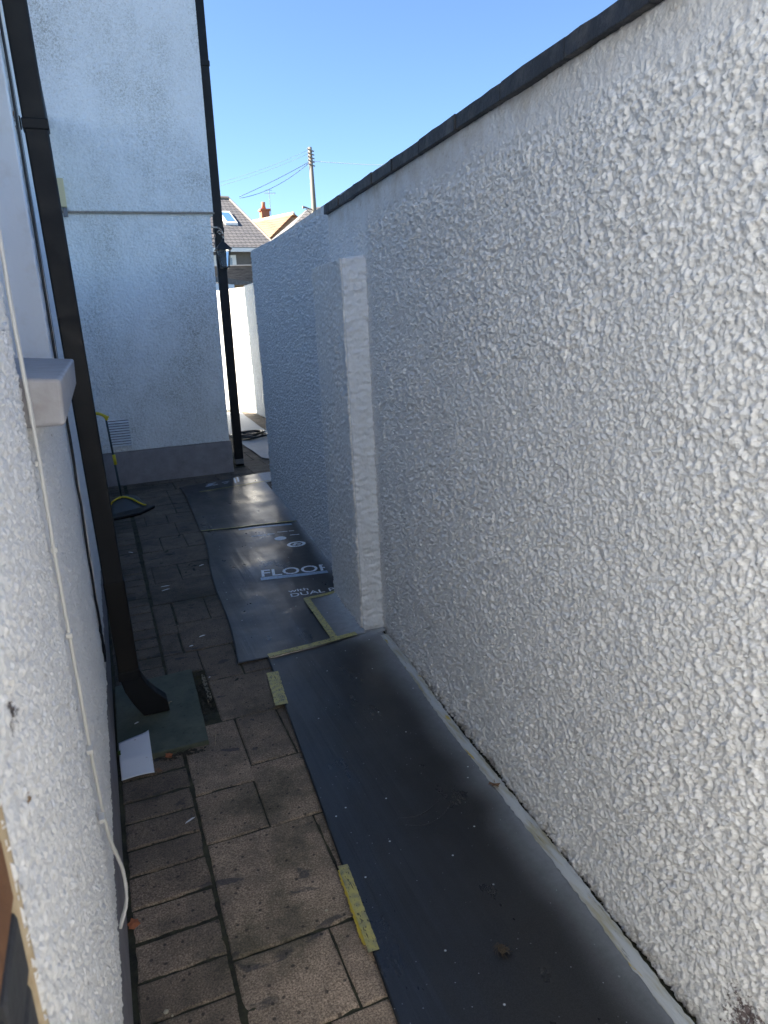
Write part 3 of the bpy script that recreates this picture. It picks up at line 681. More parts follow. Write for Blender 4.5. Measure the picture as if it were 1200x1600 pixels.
def strip(name, parent, pts, width, m, dz=.0045, lift=.0, n_=40, seed=1, amp=1.0, rag=.0006, level=0.0):
    r = random.Random(seed); bm = NB(); pts = [Vector(p) for p in pts]; prev = None
    cum = [0]
    for a, b in zip(pts, pts[1:]): cum.append(cum[-1]+(b-a).length)
    for k in range(n_+1):
        d = cum[-1]*k/n_; i = max(j for j in range(len(pts)-1) if cum[j] <= d+1e-9)
        t = (d-cum[i])/(cum[i+1]-cum[i]); p = pts[i].lerp(pts[i+1], t); dr = (pts[i+1]-pts[i]).normalized(); nr = Vector((dr.y, -dr.x))
        ring = []
        for s_ in (-.5, -.17, .17, .5):
            q_ = p+nr*(width*s_+(r.uniform(-rag, rag) if abs(s_) == .5 else 0))
            ring.append(bm.verts.new((q_.x, q_.y, level+.0035+max(zmat(q_.x, q_.y, amp), .0045)+dz+(lift if s_ > .1 else 0))))
        if prev:
            for i_ in range(3): bm.faces.new((prev[i_], prev[i_+1], ring[i_+1], ring[i_]))
        prev = ring
    o = obj(name, bm, m, parent); o.parent = parent; o.matrix_parent_inverse = Matrix.Identity(4)
    so_ = o.modifiers.new('solid', 'SOLIDIFY'); so_.thickness = .0006; so_.offset = -1
    return o
# painted tape along the wall edge of the nearest sheet
bm_pts = [(wx(y)-.050+.004*math.sin(y*5)+(.012 if y > 2.4 else 0)*(y-2.4)/.8, y) for y in np.arange(-.32, 3.2, .1)]
strip('edge_tape', near, bm_pts, .038, M_edge_tape, dz=.0035, lift=.003, n_=260, seed=3, amp=.55, rag=.003)
strip('tape_strip', near, [(.598, 3.222), (1.075, 3.258)], .040, M_tape, dz=.007, amp=.8, seed=4, level=.003)
strip('tape_strip', near, [(.578, 3.05), (.545, 2.735)], .055, M_tape, dz=.003, amp=.55, seed=5, rag=.0015)
strip('tape_strip', near, [(.484, 1.735), (.462, 1.415)], .030, M_tape, dz=.003, amp=.55, seed=6, rag=.001)
strip('tape_strip', near, [(.470, 1.725), (.449, 1.445)], .014, mat('bright_yellow_tape', (.55, .40, .03), .45), dz=-.001, amp=.3, seed=7, rag=.003)
strip('tape_strip', off, [(.957, 3.25), (.978, 3.87)], .036, M_tape, dz=.0075, seed=8, level=.001)
strip('tape_strip', off, [(.965, 3.868), (1.165, 3.888)], .034, M_tape, dz=.0075, seed=9, level=.001)
strip('tape_strip', sc_, [(.617, 5.712), (1.39, 5.588)], .030, M_tape, dz=.004, seed=10)
strip('tape_strip', sd_, [(.80, 7.15), (1.56, 7.335)], .024, M_tape, dz=.004, seed=11)

def printed(parent, body, x, y, ang, ht, xs=1.0, m=M_print, level=.0, bold=0.0, amp=1.0):
    cu = bpy.data.curves.new('t', 'FONT'); cu.body = body; cu.size = ht/.72; cu.offset = bold; cu.resolution_u = 3
    to = bpy.data.objects.new('t', cu); COL.objects.link(to)
    dg = bpy.context.evaluated_depsgraph_get(); me = bpy.data.meshes.new_from_object(to.evaluated_get(dg))
    bpy.data.objects.remove(to)
    bm = NB(); bm.from_mesh(me)
    ca, sa = math.cos(ang), math.sin(ang)
    for v in bm.verts:
        px = v.co.x*xs; py = v.co.y
        X = x+px*ca-py*sa; Y = y+px*sa+py*ca
        v.co = (X, Y, .0035+max(zmat(X, Y, amp), .0045)+level+.0012)
    o = obj('printed_lettering', bm, m, parent); o.parent = parent; o.matrix_parent_inverse = Matrix.Identity(4); return o
def ring_mark(parent, cx, cy, r, w_, m=M_print, level=0.0, inner=True, squash=1.0):
    bm = NB(); N_ = 40
    zz = lambda X, Y: .0035+max(zmat(X, Y), .0045)+level+.0012
    def rg(c, r0, r1, nn=N_):
        a = []
        for k in range(nn):
            t = 2*math.pi*k/nn; a.append([bm.verts.new((c[0]+rr_*math.cos(t), c[1]+rr_*math.sin(t)*squash, zz(c[0]+rr_*math.cos(t), c[1]+rr_*math.sin(t)*squash))) for rr_ in (r0, r1)])
        for k in range(nn):
            b = a[(k+1) % nn]; bm.faces.new((a[k][0], a[k][1], b[1], b[0]))
    rg((cx, cy), r-w_, r)
    if inner:
        for k in range(3):
            t = math.pi/2+k*2*math.pi/3; rg((cx+.30*r*math.cos(t), cy+.30*r*math.sin(t)), .001, .21*r, 14)
    o = obj('printed_emblem', bm, m, parent); o.parent = parent; o.matrix_parent_inverse = Matrix.Identity(4); return o
def bar_mark(parent, a, b, w_, m, level=0.0, gap=None):
    bm = NB(); a = Vector(a); b = Vector(b); d = (b-a); nr = Vector((-d.y, d.x)).normalized()*w_; K = 30; prev = None
    for k in range(K+1):
        p = a+d*k/K; q_ = p+nr
        cur = [bm.verts.new((t.x, t.y, .0035+max(zmat(t.x, t.y), .0045)+level+.0012)) for t in (p, q_)]
        if prev: bm.faces.new((prev[0], cur[0], cur[1], prev[1]))
        prev = cur
    o = obj('printed_bar', bm, m, parent); o.parent = parent; o.matrix_parent_inverse = Matrix.Identity(4); return o
a1 = math.atan2(-.075, .43)
printed(sb, 'FLOOR', .815, 4.395, a1, .125, .86, bold=.002, level=-.0028)
bar_mark(sb, (.806, 4.335), (1.262, 4.262), .048, M_blue_print, level=-.0028)
printed(sb, 'with', .915, 4.045, a1*.7, .045, 1.15, level=-.0028, bold=.0008)
printed(sb, 'DUAL PR', .905, 3.965, a1*.6, .058, 1.02, level=-.0028, bold=.0006)
ring_mark(sb, 1.035, 3.775, .062, .021, level=.0022)
bar_mark(sb, (.895, 5.575), (1.355, 5.500), .046, M_blue_print, level=-.0028)
for (x0, x1, yy) in ((.95, 1.06, 5.335), (1.075, 1.13, 5.325), (1.16, 1.24, 5.345), (1.25, 1.29, 5.33), (1.23, 1.31, 5.22)):
    bar_mark(sb, (x0, yy), (x1, yy+(x1-x0)*-.16), .016, M_print, level=-.0028)
ring_mark(sb, 1.145, 5.185, .046, .044, level=-.0028, inner=False)
ring_mark(sb, 1.215, 4.975, .070, .024, level=-.0028)
for (x0, y0, x1, y1) in ((.90, 7.40, .97, 7.44), (.92, 7.45, 1.0, 7.49), (.94, 7.50, 1.03, 7.55), (.98, 7.43, 1.04, 7.46), (1.10, 7.46, 1.15, 7.48), (1.09, 7.52, 1.17, 7.54), (1.22, 7.40, 1.25, 7.66), (1.26, 7.45, 1.29, 7.68)):
    bar_mark(sd_, (x0, y0), (x1, y1), .018, M_print, level=-.001)

# wrinkles pressed into the nearest sheet
def crease(parent, pts, r, name='crease'):
    bm = NB(); P = [(x, y, .0035+max(zmat(x, y, .55), .0045)+.0003) for x, y in pts]
    N_ = len(P); rr_ = [r*max(.08, math.sin(math.pi*i/(N_-1))) for i in range(N_)]
    tube(bm, P, rr_, 6)
    for v in bm.verts: pass
    o = obj(name, bm, M_mat, parent, smooth=True); o.parent = parent; o.matrix_parent_inverse = Matrix.Identity(4); return o
arc = lambda x0, y0, x1, y1, sag, n_=22: [(x0+(x1-x0)*i/n_-sag*math.sin(math.pi*i/n_)*.2, y0+(y1-y0)*i/n_-sag*math.sin(math.pi*i/n_)) for i in range(n_+1)]
crease(near, arc(.72, 1.86, .90, 1.90, .035), .0022)
crease(near, arc(.73, 1.82, .93, 1.87, .05), .0016)

# ------------------------------------------------------------------ slab, paper, litter
bm = NB()
p4 = [(-.125, 2.600), (.214, 2.602), (.229, 3.262), (-.122, 3.245)]
ringp = []
rs = random.Random(2)
for a, b in zip(p4, p4[1:]+p4[:1]):
    for k in range(14): ringp.append((a[0]+(b[0]-a[0])*k/14+rs.uniform(-.0015, .0015), a[1]+(b[1]-a[1])*k/14+rs.uniform(-.0015, .0015)))
poly_prism(bm, [(x, y, -.015) for x, y in ringp], (0, 0, .036))
tag(obj('paving_slab', bm, M_slab, bevel=.004), 'square mossy green slab under the foot of the near downpipe', 'slab')
# paper
pp = [(-.121, 2.495), (-.004, 2.492), (-.003, 2.76), (-.121, 2.735)]
s, t = np.meshgrid(np.linspace(0, 1, 16), np.linspace(0, 1, 20), indexing='ij')
X = (1-s)*(1-t)*pp[0][0]+s*(1-t)*pp[1][0]+s*t*pp[2][0]+(1-s)*t*pp[3][0]; Y = (1-s)*(1-t)*pp[0][1]+s*(1-t)*pp[1][1]+s*t*pp[2][1]+(1-s)*t*pp[3][1]
Zp = .0235+.003*np.sin(s*3)+.010*(s*t)**6+.002*np.sin(6*t+2*s); Zp = np.where(Y < 2.60, Zp-np.clip((2.60-Y)*.22, 0, .017), Zp)
idx = np.arange(320).reshape(16, 20); F = np.stack([idx[:-1, :-1], idx[1:, :-1], idx[1:, 1:], idx[:-1, 1:]], -1).reshape(-1, 4)
me = bpy.data.meshes.new('paper_sheet'); me.from_pydata(np.stack([X, Y, Zp], -1).reshape(-1, 3).tolist(), [], F.tolist()); me.materials.append(M_paper)
me.polygons.foreach_set('use_smooth', [True]*len(F))
o = bpy.data.objects.new('paper_sheet', me); COL.objects.link(o); sm = o.modifiers.new('s', 'SOLIDIFY'); sm.thickness = .0006
tag(o, 'small white square of paper lying on the near corner of the green slab', 'paper')
# leaves
def leaf(name, loc, size, rz, m, label, stem=True, tilt=.25, group=None):
    bm = NB(); out = [(0, -.5), (.22, -.38), (.42, -.42), (.38, -.1), (.5, .12), (.25, .2), (.12, .5), (-.1, .28), (-.38, .3), (-.34, 0), (-.5, -.2), (-.25, -.3)]
    c_ = bm.verts.new((0, 0, .10*size)); vs = [bm.verts.new((x*size, y_*size, size*(.12*math.sin(5*x+3*y_)+.22*(x*x)))) for x, y_ in out]
    for a, b in zip(vs, vs[1:]+vs[:1]): bm.faces.new((c_, a, b))
    if stem: tube(bm, [(0, -.5*size, 0), (.04*size, -.75*size, .05*size), (.0, -1.05*size, .12*size)], .03*size, 5)
    o = obj(name, bm, m); o.location = loc; o.rotation_euler = (tilt, .1, rz)
    sm = o.modifiers.new('s', 'SOLIDIFY'); sm.thickness = .0008
    return tag(o, label, 'leaf', group)
leaf('dead_leaf', (1.085, 1.865, .024), .042, 2.6, M_leaf, 'brown curled dead leaf on the edge tape of the nearest floor sheet')
leaf('dead_leaf', (-.118, 1.79, .004), .035, .5, M_leaf2, 'reddish brown leaf scrap wedged between the plinth and the paving', False)
leaf('dead_leaf', (.055, 2.575, .012), .030, 1.1, M_leaf2, 'pale orange leaf scrap beside the near edge of the green slab', False)
leaf('dead_leaf', (.012, 2.50, .008), .030, 2.1, M_leaf, 'small brown leaf scrap at the corner of the white paper', False)
# weed clump at the plinth by the paper
bm = NB()
for k in range(9):
    a = rs.uniform(0, 6.28); r = rs.uniform(.006, .014); z = .03+rs.uniform(0, .012)
    v = [bm.verts.new((-.12+r*math.cos(a+i*1.57)*.6, 2.64+r*math.sin(a+i*1.57)*.6, z+rs.uniform(-.004, .004))) for i in range(4)]; bm.faces.new(v)
tag(obj('weed', bm, M_moss), 'tiny green weed growing against the plinth beside the white paper', 'weed')
# dried spider-like clump
bm = NB(); sx, sy, sz = .763, 1.277, .026
bmesh.ops.create_icosphere(bm, subdivisions=2, radius=.011, matrix=Matrix.Translation((sx, sy, sz)) @ Matrix.Diagonal((1, 1.2, .7, 1)))
for v in bm.verts: v.co += Vector((rs.uniform(-1, 1), rs.uniform(-1, 1), rs.uniform(-1, 1)))*.0022
for k in range(22):
    a = rs.uniform(0, 6.28); L_ = rs.uniform(.014, .030)
    tube(bm, [(sx, sy, sz), (sx+L_*.6*math.cos(a), sy+L_*.6*math.sin(a), sz+rs.uniform(.0, .012)), (sx+L_*math.cos(a+.5), sy+L_*math.sin(a+.5), sz-.006+rs.uniform(0, .006))], .0007, 4)
tag(obj('dried_root_clump', bm, mat('dry_root', (.06, .045, .03), .9)), 'small dark dried clump of roots on the nearest floor sheet', 'debris')
# rubble and soil in the broken corner beside the slab
bm = NB()
for k in range(240):
    u_ = rs.random(); x = rs.uniform(.236, .282) if k < 150 else rs.uniform(.02, .20); y_ = rs.uniform(2.80, 3.25) if k < 150 else rs.uniform(2.560, 2.594)
    if k < 150 and y_ < 2.95: x = rs.uniform(.225, .275)
    r = rs.uniform(.002, .0075); mt = Matrix.Translation((x, y_, -.004 if k < 150 else .002)) @ Matrix.Rotation(rs.uniform(0, 6), 4, 'Z') @ Matrix.Diagonal((1, rs.uniform(.5, 1.4), .6, 1))
    bmesh.ops.create_icosphere(bm, subdivisions=1, radius=r, matrix=mt)
tag(obj('soil_litter', bm, M_dirt), 'dark soil and crumbs along the edges of the green slab', 'soil', kind='stuff')
bm = NB()
vv = [(.262, 2.97), (.282, 2.99), (.283, 3.20), (.270, 3.23), (.262, 3.12), (.268, 3.05)]
poly_prism(bm, [(x, y_, -.02) for x, y_ in vv], (0, 0, .016)); bmesh.ops.subdivide_edges(bm, edges=bm.edges[:], cuts=3, use_grid_fill=True)
for v in bm.verts: v.co += Vector((rs.uniform(-1, 1)*.002, rs.uniform(-1, 1)*.002, rs.uniform(-1, 1)*.003))
tag(obj('broken_mortar', bm, M_stone), 'crumbling pale mortar in the broken paving corner right of the green slab', 'mortar')
bm = NB()
for k in range(16):
    x = rs.uniform(.03, .13); y_ = rs.uniform(2.55, 2.60); a = rs.uniform(-.6, .6); L_ = rs.uniform(.01, .04)
    tube(bm, [(x, y_, .010), (x+L_*math.cos(a), y_+L_*math.sin(a), .013)], .0009, 4)
tag(obj('dry_stalks', bm, M_dirt), 'tangle of dark dry stalks at the near edge of the green slab', 'stalks', kind='stuff')
def straw(pts, label, r=.0011):
    bm = NB(); tube(bm, pts, r, 5); tag(obj('straw', bm, M_straw, smooth=True), label, 'straw')
straw([(-.01, 2.90, .024), (.03, 2.905, .024), (.075, 2.955, .026), (.10, 2.965, .024)], 'bent pale straw lying at the mouth of the near downpipe')
straw([(.04, 2.945, .025), (.07, 2.96, .028), (.11, 2.975, .025)], 'shorter pale straw behind the bent one at the downpipe mouth')
straw([(.236, 2.72, .004), (.252, 2.67, .010), (.235, 2.58, .004)], 'curved straw on the paving right of the green slab', .0009)
straw([(-.118, 1.50, .004), (-.112, 1.42, .012), (-.115, 1.32, .004)], 'thin straw lying along the plinth near the camera', .0008)
# bits of peeled paint on the paving
def flake(loc, L_, w_, rz, label):
    bm = NB(); p = [(-L_/2, -w_/4, 0), (0, -w_/2, .002), (L_/2, 0, .001), (L_/4, w_/2, .002), (-L_/3, w_/3, .0005)]
    poly_prism(bm, p, (0, 0, .0008)); o = obj('paint_flake', bm, M_flake); o.location = loc; o.rotation_euler = (0, .05, rz)
    tag(o, label, 'paint flake', 'white paint flakes dropped on the paving')
flake((.085, 2.165, .003), .042, .008, .5, 'curved white flake on a narrow brick just left of the long joint')
flake((.225, 4.56, .003), .06, .014, .05, 'pair-like long white flake, nearer the house, left of the printed sheet')
flake((.222, 4.49, .003), .06, .012, .4, 'second long white flake touching the first')
flake((.50, 4.87, .003), .045, .014, .55, 'white flake beside the left edge of the printed sheet')
flake((.265, 3.56, .003), .022, .014, 0, 'rounded white flake on the seam beyond the green slab')
flake((.335, 3.66, .003), .038, .014, .3, 'oblong white flake just right of the rounded one')
flake((.058, 5.45, .003), .05, .012, -.9, 'small slanting flake on the narrow bricks before the dustpan')
flake((.300, 3.165, .003), .010, .008, 0, 'tiny white chip beyond the broken paving corner')
flake((-.045, 2.86, .0225), .022, .010, .4, 'little flake on the slab beside the downpipe shoe')
for i, (x, y_, r, lb) in enumerate(((-.058, 1.478, .0065, 'pale round pebble on a narrow brick near the plinth'), (-.045, 1.462, .003, 'smallest pebble beside the pale round one'), (.392, 1.61, .0045, 'pale pebble on the big slab left of the lower tape strip'))):
    bm = NB(); bmesh.ops.create_icosphere(bm, subdivisions=2, radius=r, matrix=Matrix.Diagonal((1, 1, .5, 1)))
    o = obj('pebble', bm, mat('pebble', (.42, .38, .28), .8), smooth=True); o.location = (x, y_, r*.4); tag(o, lb, 'pebble', 'pebbles on the paving')

# ------------------------------------------------------------------ open patio and white house block behind camera, unseen, added to bounce sunlight
M_bounce_patio = mat('pale_bounce_patio', (.55, .50, .42), .85); n = NT(M_bounce_patio); n.color(n.mix(n.noise(3, 5), (.74, .69, .60), (.62, .57, .48)))
bm = NB(); box(bm, (-9, -9, -.02), (-.20, .18, .008)); box(bm, (-.199, -9, -.02), (.95, -.36, .0085)); tag(obj('bounce_patio', bm, M_bounce_patio), kind='structure')
ng = empty('bounce_house'); tag(ng, 'unseen white house block added behind the photographer to bounce sunlight, across the patio', 'house')
bm = NB(); box(bm, (-9, -6, -.02), (.80, -1.4, 5.2)); obj('wall', bm, M_smooth, ng)
bm = NB(); poly_prism(bm, [(-9.2, -6.2, 5.2), (-9.2, -1.3, 5.2), (-9.2, -4.0, 6.8)], (10.1, 0, 0)); obj('roof', bm, M_roof, ng)

# ------------------------------------------------------------------ long-handled dustpan
dpn = empty('dustpan', (0, 0, 0)); tag(dpn, 'long-handled dustpan, black with yellow trim, standing in front of the house vent', 'dustpan')
bm = NB()
xs_ = np.linspace(0, 1, 13); prev = None
A = Vector((-.060, 6.58, .004)); B = Vector((.300, 6.80, .004)); Cb = Vector((.235, 7.10, .004)); Db = Vector((-.050, 6.98, .004))
rowsN = 9; grid = []
for j in range(rowsN):
    t = j/(rowsN-1); r_ = []
    for i, s_ in enumerate(xs_):
        p = A.lerp(B, s_).lerp(Db.lerp(Cb, s_), t); arch = math.sin(math.pi*s_)**.6
        z_ = .006+ (t**1.1)*(.030+.075*arch)
        r_.append(bm.verts.new((p.x, p.y, z_)))
    grid.append(r_)
hood = [r for r in grid]
for j in range(rowsN-1):
    for i in range(12): bm.faces.new((grid[j][i], grid[j][i+1], grid[j+1][i+1], grid[j+1][i]))
# floor plate and back wall
fl = [bm.verts.new((p.x, p.y, .003)) for p in (A, B, Cb, Db)]; bm.faces.new(fl)
bk = [bm.verts.new((v.co.x, v.co.y, .003)) for v in grid[-1]]
for i in range(12): bm.faces.new((grid[-1][i], grid[-1][i+1], bk[i+1], bk[i]))
for c_ in (0, -1):
    sd2 = [bm.verts.new((r[c_].co.x, r[c_].co.y, .003)) for r in grid]
    for j in range(rowsN-1): bm.faces.new((grid[j][c_], grid[j+1][c_], sd2[j+1], sd2[j]))
obj('pan', bm, M_dark_pl, dpn, smooth=False)
bm = NB(); poly_prism(bm, [(-.085, 6.50, .003), (.20, 6.60, .003), (.345, 6.80, .003), (.262, 6.86, .003), (.12, 6.74, .003), (-.055, 6.66, .003)], (0, 0, .026))
obj('front_lip', bm, mat('black_rubber', (.006, .006, .007), .5), dpn, bevel=.008)
bm = NB(); tube(bm, [(g.co.x if hasattr(g, 'co') else g[0], 0, 0) for g in []] or [(-.045, 6.93, .052), (-.02, 6.955, .078), (.02, 6.97, .098), (.062, 6.985, .108), (.11, 6.98, .100), (.16, 6.95, .080), (.205, 6.90, .055), (.245, 6.85, .036), (.268, 6.84, .034)], [.006, .008, .009, .012, .010, .009, .009, .009, .008], 8)
obj('trim', bm, M_yellow, dpn, smooth=True)
bm = NB(); tube(bm, [(.066, 6.985, .095), (.0475, 6.995, .49)], .0105, 10); tube(bm, [(.0475, 6.995, .49), (.030, 7.0, .86)], .0095, 10); obj('handle', bm, mat('grey_green_tube', (.035, .055, .062), .4), dpn, smooth=True)
bm = NB(); tube(bm, [(.055, 6.99, .418), (.0505, 6.993, .512)], .0150, 12); obj('collar', bm, M_yellow, dpn, smooth=True)
bm = NB(); tube(bm, [(.040, 6.995, .835), (.028, 6.998, .868), (.005, 7.0, .885), (-.030, 7.0, .900), (-.06, 7.0, .905)], [.014, .017, .013, .015, .013], 10); tube(bm, [(.025, 7.0, .862), (.058, 6.998, .862)], [.013, .009], 8)
obj('grip', bm, M_yellow, dpn, smooth=True)

# ------------------------------------------------------------------ coiled hose beyond the house corner
bm = NB(); pts = []
for k in range(150):
    a = k*.22; r = .25-.035*math.sin(a*.37)-.0004*k
    pts.append((1.98+r*math.cos(a)+.015*math.sin(a*.7), 10.45+1.15*r*math.sin(a), .022+.0005*k+.012*math.sin(a*1.3)))
tube(bm, pts, .012, 7)
tag(obj('hose', bm, mat('black_hose', (.015, .015, .016), .25), smooth=True), 'coil of thin black hose on the paving beyond the far downpipe', 'hose')

# ------------------------------------------------------------------ white walls beyond
fw = empty('yard_wall'); tag(fw, 'sunlit white roughcast wall enclosing the yard beyond the house corner', 'wall')
sheet('roughcast_wall', M_far, fw, (2.735, 13.5, 0), (0, -1, 0), (0, 0, 1), np.arange(0, 6.5, .025), np.arange(0, 2.33, .02), lambda u, v: .8*fine(u, v)*1.6)
sheet('roughcast_wall', M_far, fw, (2.735, 6.95, 0), (-1, 0, 0), (0, 0, 1), np.arange(-.0, 1.0, .03), np.arange(0, 2.3, .03), lambda u, v: fine(u, v))
sheet('roughcast_wall', M_far, fw, (1.55, 17.05, 0), (.3162, -.9487, 0), (0, 0, 1), np.arange(0, 3.76, .02), np.arange(0, 2.32, .02), lambda u, v: fine(u, v)*1.2)
bm = NB(); box(bm, (2.745, 6.97, -.02), (2.95, 13.49, 2.31)); hexa(bm, [(2.75, 13.495, -.02), (2.95, 13.495, -.02), (1.76, 17.1, -.02), (1.565, 17.05, -.02), (2.75, 13.495, 2.30), (2.95, 13.495, 2.30), (1.76, 17.1, 2.30), (1.565, 17.05, 2.30)])
obj('wall_core', bm, M_far, fw)

# flat-roofed outbuilding
gb = empty('outbuilding', (0, 0, 0)); tag(gb, 'low flat-roofed white outbuilding with black fascia and weathered boarding behind the yard wall', 'outbuilding')
bm = NB(); hexa(bm, [(1.5, 17.0, -.02), (2.6, 17.0, -.02), (4.0, 20.0, -.02), (1.5, 20.0, -.02), (1.5, 17.0, 2.62), (2.6, 17.0, 2.62), (4.0, 20.0, 2.62), (1.5, 20.0, 2.62)])
hexa(bm, [(2.60, 17.05, 0), (3.42, 18.1, 0), (3.42, 19, 0), (2.4, 19, 0), (2.60, 17.05, 2.60), (3.42, 18.1, 2.60), (3.42, 19, 2.60), (2.4, 19, 2.60)])
obj('wall', bm, M_smooth, gb)
bm = NB(); beam(bm, (1.5, 16.1, 2.78), (4.55, 20.6, 2.70), .12, .13); obj('fascia', bm, M_coping, gb)
bm = NB(); box(bm, (3.48, 18.6, 2.3), (4.6, 20.3, 2.62)); obj('eaves_boarding', bm, mat('brown_board', (.20, .12, .05), .7), gb)
M_wood = mat('weathered_board', (.10, .09, .085), .8); n = NT(M_wood); n.color(n.mix(n.ramp(n.noise(6, 6, .7, n.mapped((1, 1, 8))), [(.35, 0.0), (.7, 1.0)]), (.035, .033, .033), (.15, .14, .13)))
bm = NB(); box(bm, (1.5, 20.75, 2.2), (4.7, 20.9, 3.235)); obj('boarding', bm, M_wood, gb)
bm = NB(); box(bm, (1.5, 20.70, 3.237), (4.72, 20.92, 3.265)); obj('board_cap', bm, mat('pale_cap', (.45, .43, .40), .7), gb)

# distant houses
def tiled(name, a, b_, rowd, rough=.7):
    m = mat(name, a, rough); n = NT(m); br_ = n.n('ShaderNodeTexBrick')
    br_.inputs['Scale'].default_value = 1.0; br_.inputs['Brick Width'].default_value = rowd*1.3; br_.inputs['Row Height'].default_value = rowd
    br_.inputs['Mortar Size'].default_value = rowd*.10; br_.inputs['Color1'].default_value = (*a, 1); br_.inputs['Color2'].default_value = (*b_, 1)
    br_.inputs['Mortar'].default_value = tuple([k*.28 for k in a])+(1,)
    sx_ = n.n('ShaderNodeSeparateXYZ'); n.l(n.co, sx_.inputs[0]); cb_ = n.n('ShaderNodeCombineXYZ')
    n.l(n.math('ADD', sx_.outputs[0], n.math('MULTIPLY', sx_.outputs[1], .4)), cb_.inputs[0]); n.l(sx_.outputs[2], cb_.inputs[1]); n.l(cb_.outputs[0], br_.inputs[0])
    c_ = n.mix(n.ramp(n.noise(1.1, 6, .7), [(.52, 0.0), (.75, .5)]), br_.outputs[0], (.16, .13, .10))
    n.color(c_); n.bump(br_.outputs[1], .6, -.03); return m
M_slate = tiled('far_slate', (.13, .125, .13), (.165, .155, .155), .15)
M_orange = tiled('far_orange_tile', (.30, .145, .06), (.24, .11, .05), .17)
M_greyroof = tiled('far_grey_tile', (.19, .18, .175), (.22, .21, .20), .2)
M_pebble = mat('grey_pebbledash', (.16, .15, .14), .9); n = NT(M_pebble); n.color(n.mix(n.noise(9, 6, .75), (.11, .105, .10), (.20, .19, .18)))
h1 = empty('slate_house'); tag(h1, 'grey pebbledashed house with slate hipped roof and skylight, seen past the far downpipe', 'house')
bm = NB(); box(bm, (-2, 32.4, -.02), (7.9, 41, 4.80)); obj('wall', bm, M_pebble, h1)
bm = NB(); e0 = 4.86
P_ = [(-2.3, 32.0, 5.02), (8.08, 32.0, 4.86), (8.3, 41.4, 4.86), (-2.3, 41.4, 5.02)]; rg = [(2.5, 36.6, 7.66), (7.06, 36.6, 7.54)]
V = [bm.verts.new(p) for p in P_+rg]
for f_ in ((0, 1, 5, 4), (1, 2, 5), (2, 3, 4, 5), (3, 0, 4), (3, 2, 1, 0)): bm.faces.new([V[i] for i in f_])
rf = obj('roof', bm, M_slate, h1)
bm = NB(); tube(bm, [rg[0], rg[1]], .10, 6); tube(bm, [rg[1], P_[1]], .055, 6); obj('ridge_tile', bm, mat('ridge', (.24, .20, .16), .8), rf)
bm = NB(); beam(bm, (-2.3, 31.93, 4.90), (8.1, 31.93, 4.74), .12, .16); obj('gutter', bm, M_frame, h1)
def sl(u_, v_, lift=.0):   # point on the front slope: u across at the eaves line, v up the slope 0..1
    y_ = 32+4.6*v_; z_ = (5.02-(u_+2.3)*.0154)+2.67*v_; return (u_, y_, z_+lift)
bm = NB(); hexa(bm, [sl(6.30, .42, -.05), sl(6.84, .42, -.05), sl(6.72, .66, -.05), sl(6.18, .66, -.05), sl(6.30, .42, .10), sl(6.84, .42, .10), sl(6.72, .66, .10), sl(6.18, .66, .10)])
sk = obj('skylight', bm, M_frame, h1)
bm = NB(); hexa(bm, [sl(6.39, .45, .08), sl(6.76, .45, .08), sl(6.66, .63, .08), sl(6.29, .63, .08), sl(6.39, .45, .115), sl(6.76, .45, .115), sl(6.66, .63, .115), sl(6.29, .63, .115)]); obj('pane', bm, mat('sky_pane', (.10, .22, .42), .08), sk)
for (x0, x1, z0, z1) in ((5.35, 6.30, 3.3, 4.60), (6.98, 7.8, 3.4, 4.50)):
    bm = NB(); box(bm, (x0, 32.33, z0), (x1, 32.39, z1)); wn = obj('window', bm, M_frame, h1)
    bm = NB(); box(bm, (x0+.1, 32.30, z0+.1), ((x0+x1)/2-.03, 32.325, z1-.12)); box(bm, ((x0+x1)/2+.06, 32.30, z0+.1), (x1-.18, 32.325, z1-.12)); obj('pane', bm, mat('far_pane', (.30, .36, .42), .15), wn)
h2 = empty('tiled_house'); tag(h2, 'distant house with sunlit orange tiled roof, brick chimney and aerial', 'house')
bm = NB()   # gable end faces right of the camera, roof slope faces left
gA = Vector((13.19, 48, 8.41)); eL = Vector((11.55, 48.6, 6.95)); eR = Vector((14.6, 47.1, 6.95)); bk = Vector((-2.6, 5.2, 0))
hexa(bm, [(eL.x, eL.y, -.02), (eR.x, eR.y, -.02), (eR.x+bk.x, eR.y+bk.y, -.02), (eL.x+bk.x, eL.y+bk.y, -.02), eL, eR, eR+bk, eL+bk]); 
v1 = [bm.verts.new(p) for p in (eL, eR, gA)]; bm.faces.new(v1)
obj('gable_wall', bm, mat('brown_gable', (.30, .22, .15), .85), h2)
bm = NB(); e_ = Vector((.25, -.5, 0))
dL = (eL-gA); dR = (eR-gA)
poly_prism(bm, [gA+e_*.5, gA+dL*1.25+e_*.5, gA+dL*1.25+bk*1.0, gA+bk], (0, 0, .12))
poly_prism(bm, [gA+e_*.5+Vector((.01, 0, -.01)), gA+bk+Vector((.01, 0, -.01)), gA+dR*1.1+bk, gA+dR*1.1+e_*.5], (0, 0, .12))
rf = obj('roof', bm, M_orange, h2)
bm = NB(); tube(bm, [gA+e_*.5+Vector((0, 0, .1)), gA+bk+Vector((0, 0, .1))], .10, 6); obj('ridge_tile', bm, mat('pale_ridge', (.60, .48, .36), .8), rf)
M_chim = mat('chimney_brick', (.42, .14, .07), .8); n = NT(M_chim); n.color(n.mix(n.noise(14, 4), (.32, .10, .05), (.50, .19, .10)))
